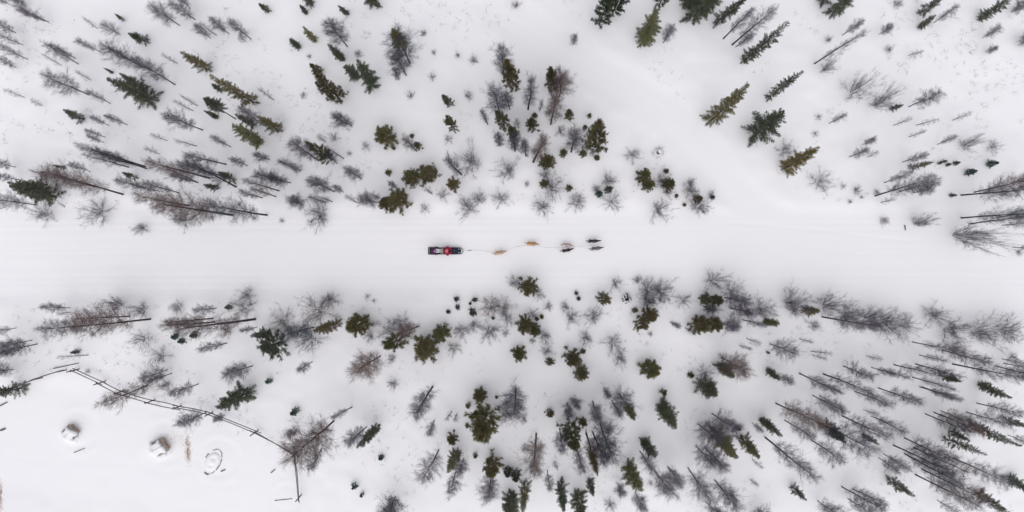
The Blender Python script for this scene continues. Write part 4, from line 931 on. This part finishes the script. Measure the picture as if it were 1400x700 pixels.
link('handlebar', loft([(-.18, -RW, .93), (-.20, -RW*.95, 1.0), (-.22, -RW*.6, 1.04), (-.23, 0, 1.05), (-.22, RW*.6, 1.04), (-.20, RW*.95, 1.0), (-.18, RW, .93)], [.018]*7, 8, M['grey_fabric'], 'handlebar'), sled)
link('brush_bow', loft([(1.30, -RW*.9, .3), (1.42, -RW*.6, .33), (1.47, 0, .34), (1.42, RW*.6, .33), (1.30, RW*.9, .3)], [.022]*5, 8, M['black'], 'brush_bow'), sled)
for i in range(5): link('slat', box_mesh('slat', 1.5, .07, .014, M['ash'], .003, Matrix.Translation((.5, -.2+.1*i, .2))), sled)
for x0 in (-.1, .42, .95): link('crosspiece', box_mesh('crosspiece', .035, 2*RW, .03, M['ash'], .004, Matrix.Translation((x0, 0, .178))), sled)
mt = link('drag_mat', box_mesh('drag_mat', .30, .60, .03, M['black'], .006, Matrix.Translation((-1.29, 0, .10))), sled)
for i in range(4): link('cleat', box_mesh('cleat', .022, .56, .02, M['metal'] if i == 1 else M['black'], .004, Matrix.Translation((-1.39+.065*i, 0, .124))), mt)
link('brake_bar', loft([(-.72, -.24, .16), (-.74, 0, .13), (-.72, .24, .16)], [.012]*3, 7, M['metal'], 'brake_bar'), sled)
bag = link('sled_bag', blob_mesh('sled_bag', [[(.30, -.17, .30, .12), (.30, .17, .30, .12), (.62, .19, .33, .12), (1.02, .15, .31, .11), (1.2, .07, .29, .10), (1.2, -.07, .29, .10), (1.02, -.15, .31, .11), (.62, -.19, .33, .12), (.3, -.17, .3, .12)],
     [(.3, 0, .30, .13), (.7, .07, .36, .13), (1.1, .05, .31, .12)], [(.3, 0, .3, .13), (.7, -.07, .36, .13), (1.1, -.05, .31, .12)]], .02, M['navy'], 3), sled)
for a, b in (((.66, -.24, .40), (.80, .24, .40)), ((.98, -.21, .36), (1.02, .21, .36))):
    link('strap', loft([a, ((a[0]+b[0])/2, 0, .487 if a[0] < .9 else .425), b], [.012]*3, 6, M['grey_fabric'], 'strap'), bag)
for y0 in (-.14, .15): link('bag_highlight', box_mesh('bag_highlight', .07, .06, .012, M['white_fabric'], .003, Matrix.Translation((1.13, y0, .405))), bag)  # pale pieces stand in for highlights on the bag's rounded front
o = link('rucksack', blob_mesh('rucksack', [[(0, 0, .10, .11), (.01, 0, .24, .10)], [(-.06, .0, .1, .07), (-.06, 0, .18, .06)]], .02, M['white_fabric'], 4), None, (SX-.34, SY-.02, gz(SX, SY)+.64))
link('strap', loft([(-.02, 0, .32), (.04, 0, .42), (.12, 0, .445), (.135, 0, .40), (.08, 0, .28)], [.012]*5, 6, M['grey_fabric'], 'strap'), o)
tag(o, 'small pale rucksack hung behind the sled handlebar, in front of musher', 'rucksack')
o = link('fleece_roll', blob_mesh('fleece_roll', [[(0, -.16, .12, .11), (0, .16, .12, .11)], [(0, -.14, .28, .09), (0, .14, .28, .09)]], .02, M['brown_fabric'], 3), None, (SX-.06, SY-.02, gz(SX, SY)+.21))
tag(o, 'rolled brown fleece behind the seated passenger in red', 'blanket')

# ------------------------------------------------------------------ people
def hand(parent, wrist, dirv, palm_n, m, side):
    """gloved hand: palm, four curled fingers of different length and a thumb off the side of the palm"""
    d = Vector(dirv).normalized(); nrm = Vector(palm_n).normalized(); s = d.cross(nrm).normalized()*side; w = Vector(wrist)
    ch = [[(*w, .032), (*(w+d*.05), .034), (*(w+d*.085), .03)]]
    ch.append([(*(w+d*.08+s*.025), .022), (*(w+d*.08-s*.025), .022)])
    for i, L in enumerate((.07, .08, .075, .055)):
        b = w+d*.085+s*(.03-.02*i); k = b+d*L*.5+nrm*.010; t = k+d*L*.15+nrm*L*.55; t2 = t-d*L*.35+nrm*.01
        ch.append([(*b, .0105), (*k, .0105), (*t, .0095), (*t2, .0085)])
    b = w+d*.035+s*.033; k = b+s*.022+d*.028+nrm*.01; t = k+d*.03+nrm*.02
    ch.append([(*b, .013), (*k, .0115), (*t, .0095)])
    return link('glove', blob_mesh('glove', ch, .0075, m, 1), parent)
def head_parts(p, c, fwd, hat, hair, long_hair=False):
    """face details on a head centred at c looking along fwd"""
    f = Vector(fwd).normalized(); s = Vector((0, 0, 1)).cross(f).normalized(); u = f.cross(s)
    for sg in (-1, 1):
        e = bmesh.new(); bmesh.ops.create_icosphere(e, subdivisions=1, radius=.012, matrix=Matrix.Translation(c+f*.092+s*sg*.033+u*.005)); me = bpy.data.meshes.new('eye'); e.to_mesh(me); e.free(); me.materials.append(M['eye']); link('eye', me, p)
    link('mouth', loft([c+f*.090+s*.025-u*.060, c+f*.096-u*.062, c+f*.090-s*.025-u*.060], [.004, .006, .004], 6, M['harness'], 'mouth'), p)
    if hat:
        k = c+u*.035-f*.012
        h = link('hat', blob_mesh('hat', [[(*(k-s*.02), .112), (*(k+s*.02), .112)], [(*(k+u*.05), .10), (*(k+u*.09), .07)], [(*(k+u*.155), .035), (*(k+u*.165), .034)]], .012, hat, 2), p)
    k = c-f*.05-u*.03
    link('hair', blob_mesh('hair', [[(*(k+s*.05), .07), (*(k-s*.05), .07)], [(*k, .075), (*(k-u*.09-f*.02), .055)]], .012, hair, 2), p)
def head_chain(c, fwd, neck):
    f = Vector(fwd).normalized(); s = Vector((0, 0, 1)).cross(f).normalized(); u = f.cross(s)
    return [[(*neck, .055), (*(c-u*.06-f*.01), .058)], [(*(c+u*.035-f*.012), .096), (*(c+f*.012-u*.035), .082), (*(c+f*.03-u*.085), .048)],
            [(*(c+f*.092+u*.0), .012), (*(c+f*.112-u*.028), .016)], [(*(c+s*.095-u*.01), .018), (*(c+s*.098-u*.035), .014)], [(*(c-s*.095-u*.01), .018), (*(c-s*.098-u*.035), .014)]]
# musher: stands on the runner tails, knees soft, arms forward to the handlebar
g0 = gz(SX, SY)+.005; mx, my = SX-.93, SY
mu = thing('person', 'person in purple jacket and lilac hat standing on the sled runners, holding handlebar', 'person', (mx, my, g0+.10))
hip = [(.02, sg*.10, .86) for sg in (-1, 1)]; hc = Vector((.24, 0, 1.60)); nk = Vector((.19, 0, 1.42))
sh = [(.15, sg*.20, 1.33) for sg in (-1, 1)]; el = [(.27, sg*.27, 1.08) for sg in (-1, 1)]; wr = [(.57, sg*.19, .955) for sg in (-1, 1)]
legs = lambda k: [[(*hip[i], .085*k), (.10, sg*.17, .47, .062*k), (-.02, sg*.265, .10, .045*k)] for i, sg in enumerate((-1, 1))]
body = [[(.0, 0, .86, .13), (.07, 0, 1.1, .13), (.14, 0, 1.30, .125), (.18, 0, 1.40, .06)]]+legs(.9)
body += [[(*sh[i], .06), (*el[i], .045), (*wr[i], .032)] for i in (0, 1)]+[[(*sh[0], .06), (.15, 0, 1.33, .1), (*sh[1], .06)]]
body += [[(-.02, sg*.265, .08, .04), (.16, sg*.265, .045, .036)] for sg in (-1, 1)]+head_chain(hc, (1, 0, -.15), nk)
link('body', blob_mesh('body', body, .014, M['skin'], 2), mu)
jk = [[(.0, 0, .80, .19, 1.0, .8), (.06, 0, 1.05, .175), (.13, 0, 1.28, .18), (.17, 0, 1.37, .11)], [(.0, -.10, .80, .165), (.0, .10, .80, .165)]]
jk += [[(.13, 0, 1.28, .16), (*sh[i], .105), (*el[i], .082), (*(Vector(wr[i])-Vector((.05, 0, 0))), .055)] for i in (0, 1)]
j = link('jacket', blob_mesh('jacket', jk, .016, M['purple'], 3), mu)
link('hood', blob_mesh('hood', [[(.05, -.08, 1.43, .06), (.03, 0, 1.44, .075), (.05, .08, 1.43, .06)], [(.12, -.13, 1.42, .04), (.05, -.08, 1.43, .06)], [(.12, .13, 1.42, .04), (.05, .08, 1.43, .06)]], .014, M['purple'], 2), j)
link('trousers', blob_mesh('trousers', legs(1.28)+[[(.02, -.07, .86, .115), (.02, .07, .86, .115)]], .016, M['trouser'], 3), mu)
for sg in (-1, 1):
    link('boot', blob_mesh('boot', [[(-.03, sg*.265, .24, .06), (-.03, sg*.265, .07, .058), (.17, sg*.265, .045, .047)]], .012, M['boot'], 2), mu)
for i, sg in enumerate((-1, 1)): hand(mu, wr[i], (1, -sg*.25, -.1), (0, 0, -1), M['glove'], sg)
for i, sg in enumerate((-1, 1)): link('cuff', loft([el[i], Vector(el[i]).lerp(Vector(wr[i]), .55), wr[i]], [.086, .072, .058], 12, M['trouser'], 'cuff'), mu)
head_parts(mu, hc, (1, 0, -.15), M['lilac'], M['hair'])
# passenger: sits in the basket, legs under the bag, mittened hands on the lap
ps = thing('person', 'person in red parka and pink hat sitting in the sled basket', 'person', (SX+.10, SY+.0, g0+.21))
hc = Vector((.10, .0, .86)); nk = Vector((.05, 0, .66))
sh = [(.05, sg*.20, .57) for sg in (-1, 1)]; el = [(.11, sg*.27, .33) for sg in (-1, 1)]; wr = [(.32, sg*.12, .33) for sg in (-1, 1)]
legs = lambda k: [[(.08, sg*.10, .13, .085*k), (.48, sg*.11, .22, .062*k), (.84, sg*.10, .10, .045*k)] for sg in (-1, 1)]
body = [[(.03, 0, .15, .13), (.03, 0, .36, .13), (.05, 0, .55, .125), (.05, 0, .66, .06)]]+legs(.85)
body += [[(*sh[i], .06), (*el[i], .045), (*wr[i], .032)] for i in (0, 1)]+[[(*sh[0], .06), (.05, 0, .57, .1), (*sh[1], .06)]]
body += [[(.84, sg*.10, .09, .04), (.87, sg*.10, .11, .036)] for sg in (-1, 1)]+head_chain(hc, (1, .1, -.05), nk)
link('body', blob_mesh('body', body, .014, M['skin'], 2), ps)
pk = [[(.03, 0, .12, .21, 1, .7), (.03, 0, .33, .20), (.04, 0, .52, .19), (.05, 0, .63, .115)], [(.03, -.1, .12, .13), (.03, .1, .12, .13)]]
pk += [[(.04, 0, .52, .17), (*sh[i], .115), (*el[i], .095), (*wr[i], .06)] for i in (0, 1)]
j = link('parka', blob_mesh('parka', pk, .016, M['red'], 3), ps)
link('hood', blob_mesh('hood', [[(-.04, -.10, .68, .07), (-.09, 0, .70, .085), (-.04, .10, .68, .07)], [(.04, -.14, .67, .05), (-.04, -.1, .68, .07)], [(.04, .14, .67, .05), (-.04, .1, .68, .07)]], .014, M['red'], 2), j)
link('trousers', blob_mesh('trousers', legs(1.25), .016, M['trouser'], 3), ps)
for i, sg in enumerate((-1, 1)): hand(ps, wr[i], (1, -sg*.5, .1), (0, 0, -1), M['red'], sg)
head_parts(ps, hc, (1, .1, -.05), M['pink'], M['hair'])
ps.scale = (1.06, 1.12, 1.04)

# ------------------------------------------------------------------ dogs
def dog(label, x, y, yaw, fur, phase, head_turn, scale, tail_up, line=True, har='harness'):
    e = thing('sled_dog', label, 'dog', (x, y, gz(x, y)+.0), 'dogs of the sled team')
    e.rotation_euler = (0, 0, yaw); e.scale = (scale,)*3
    ht = head_turn
    ch = [[(-.30, 0, .50, .105), (-.18, 0, .50, .105), (.0, 0, .49, .112), (.16, 0, .47, .135), (.25, 0, .49, .125)],
          [(.25, 0, .51, .115), (.36, ht*.03, .60, .085), (.45, ht*.06, .67, .078)],
          [(.45, ht*.06, .675, .076), (.53, ht*.09, .665, .056), (.62, ht*.12, .645, .036), (.655, ht*.13, .642, .028)],
          [(-.34, 0, .53, .045), (-.46, .02, .56+tail_up*.3, .04), (-.57, .04, .58+tail_up, .036), (-.66, .05, .58+tail_up*1.5, .02)]]
    for i, (sx, sg) in enumerate(((1, 1), (1, -1), (-1, 1), (-1, -1))):
        sw = math.sin(phase+i*math.pi*(1 if i < 2 else 1)+(.7 if sx < 0 else 0))*.14
        if sx > 0:   # front leg: shoulder, elbow, wrist, paw
            ch.append([(.20, sg*.085, .44, .075), (.15+sw*.3, sg*.09, .31, .042), (.19+sw, sg*.09, .15, .027), (.18+sw*1.2, sg*.09, .03, .026), (.225+sw*1.2, sg*.09, .022, .025)])
        else:        # hind leg: hip, knee forward, hock back, paw
            ch.append([(-.28, sg*.075, .47, .09), (-.20+sw*.4, sg*.085, .33, .055), (-.35+sw*.8, sg*.09, .19, .028), (-.32+sw*1.1, sg*.09, .03, .026), (-.27+sw*1.1, sg*.09, .022, .025)])
    for sg in (-1, 1): ch.append([(.42, ht*.06+sg*.048, .735, .030), (.41, ht*.06+sg*.058, .785, .016), (.408, ht*.06+sg*.06, .815, .006)])
    link('body', blob_mesh('body', ch, .015, fur, 2), e)
    nose = bmesh.new(); bmesh.ops.create_icosphere(nose, subdivisions=2, radius=.017, matrix=Matrix.Translation((.683, ht*.135, .65))); me = bpy.data.meshes.new('nose'); nose.to_mesh(me); nose.free(); me.materials.append(M['eye']); link('nose', me, e)
    for sg in (-1, 1):
        b = bmesh.new(); bmesh.ops.create_icosphere(b, subdivisions=1, radius=.011, matrix=Matrix.Translation((.51, ht*.08+sg*.043, .705))); me = bpy.data.meshes.new('eye'); b.to_mesh(me); b.free(); me.materials.append(M['eye']); link('eye', me, e)
    a = [Vector((.30+.03*math.sin(t), .10*math.cos(t), .545+.10*math.sin(t))) for t in np.linspace(0, 2*math.pi, 15)]
    hn = link('harness', loft(a, [.013]*15, 6, M[har], 'harness', False), e)
    link('back_strap', loft([(.29, .0, .645), (.1, .03, .605), (-.15, .0, .608), (-.36, 0, .585)], [.011]*4, 6, M[har], 'back_strap'), hn)
    for sg in (-1, 1): link('side_strap', loft([(.29, sg*.1, .52), (.12, sg*.138, .50), (-.15, sg*.11, .53), (-.37, 0, .58)], [.010]*4, 6, M[har], 'side_strap'), hn)
    return e
DOGS = [('tan sled dog running alone directly in front of the sled', -1.02, .27, R(10), 'fur_tan', .4, .3, .96, .05),
        ('golden sled dog running alone ahead of the tan one', 1.62, 1.02, R(-3), 'fur_gold', 2.0, -.2, .96, .02),
        ('cream and brown sled dog in the middle pair', 4.52, .90, R(-4), 'fur_cream', 1.1, -.3, .90, .05),
        ('dark brown sled dog in the middle pair', 4.50, .47, R(11), 'fur_dark', 2.7, .5, .92, .04),
        ('black sled dog in the lead pair', 6.68, 1.23, R(2), 'fur_black', .1, .1, .96, .02),
        ('black and white sled dog in the lead pair', 6.92, .62, R(7), 'fur_pied', 1.7, .2, .96, .04)]
for d_ in DOGS: dog(d_[0], d_[1], d_[2], d_[3], M[d_[4]], *d_[5:], har={'fur_tan': 'brown_fabric', 'fur_gold': 'brown_fabric', 'fur_cream': 'harness'}.get(d_[4], 'glove'))
# gangline with tug lines
gl = thing('gangline', 'thin grey gangline running from sled bow past the dogs', 'rope', (-4.0, .42, gz(-4, .42)))
o0 = Vector(gl.location)
mainp = [(-4.05, .42, .34), (-3.4, .47, .30), (-2.6, .46, .27), (-1.6, .38, .30), (-.55, .48, .36), (.3, .74, .38), (1.1, .86, .42), (2.1, .86, .40), (2.7, .70, .34), (3.9, .69, .38), (4.9, .70, .42), (5.9, .85, .42), (6.4, .92, .44)]
link('line', loft([Vector(p)-o0 for p in mainp], [.0065]*len(mainp), 6, M['rope'], 'line'), gl)
link('shock_cord', loft([Vector((-3.66, .45, .315))-o0, Vector((-3.5, .465, .305))-o0, Vector((-3.3, .475, .295))-o0], [.016, .026, .016], 8, M['black'], 'shock_cord'), gl)
for (label, x, y, yaw, f, ph_, ht_, sc_, tu_), b in zip(DOGS, ((-2.2, .42, .29), (.3, .74, .38), (3.5, .69, .37), (3.5, .69, .37), (5.5, .79, .42), (5.5, .79, .42))):
    tail = Vector((x, y, gz(x, y)))+Matrix.Rotation(yaw, 3, 'Z') @ Vector((-.37*sc_, 0, .58*sc_))
    link('tug_line', loft([Vector(b)-o0, (Vector(b)+tail)/2-Vector((0, 0, .03))-o0, tail-o0], [.005]*3, 5, M['rope'], 'tug_line'), gl)
    if x > 0 or True:
        nk_ = Vector((x, y, gz(x, y)))+Matrix.Rotation(yaw, 3, 'Z') @ Vector((.36*sc_, 0, .52*sc_))
        k = min(mainp, key=lambda m_: (m_[0]-nk_.x)**2+(m_[1]-nk_.y)**2)
        link('neck_line', loft([nk_-o0, Vector(k)-o0], [.004]*2, 5, M['rope'], 'neck_line'), gl)
bpy.context.view_layer.update()
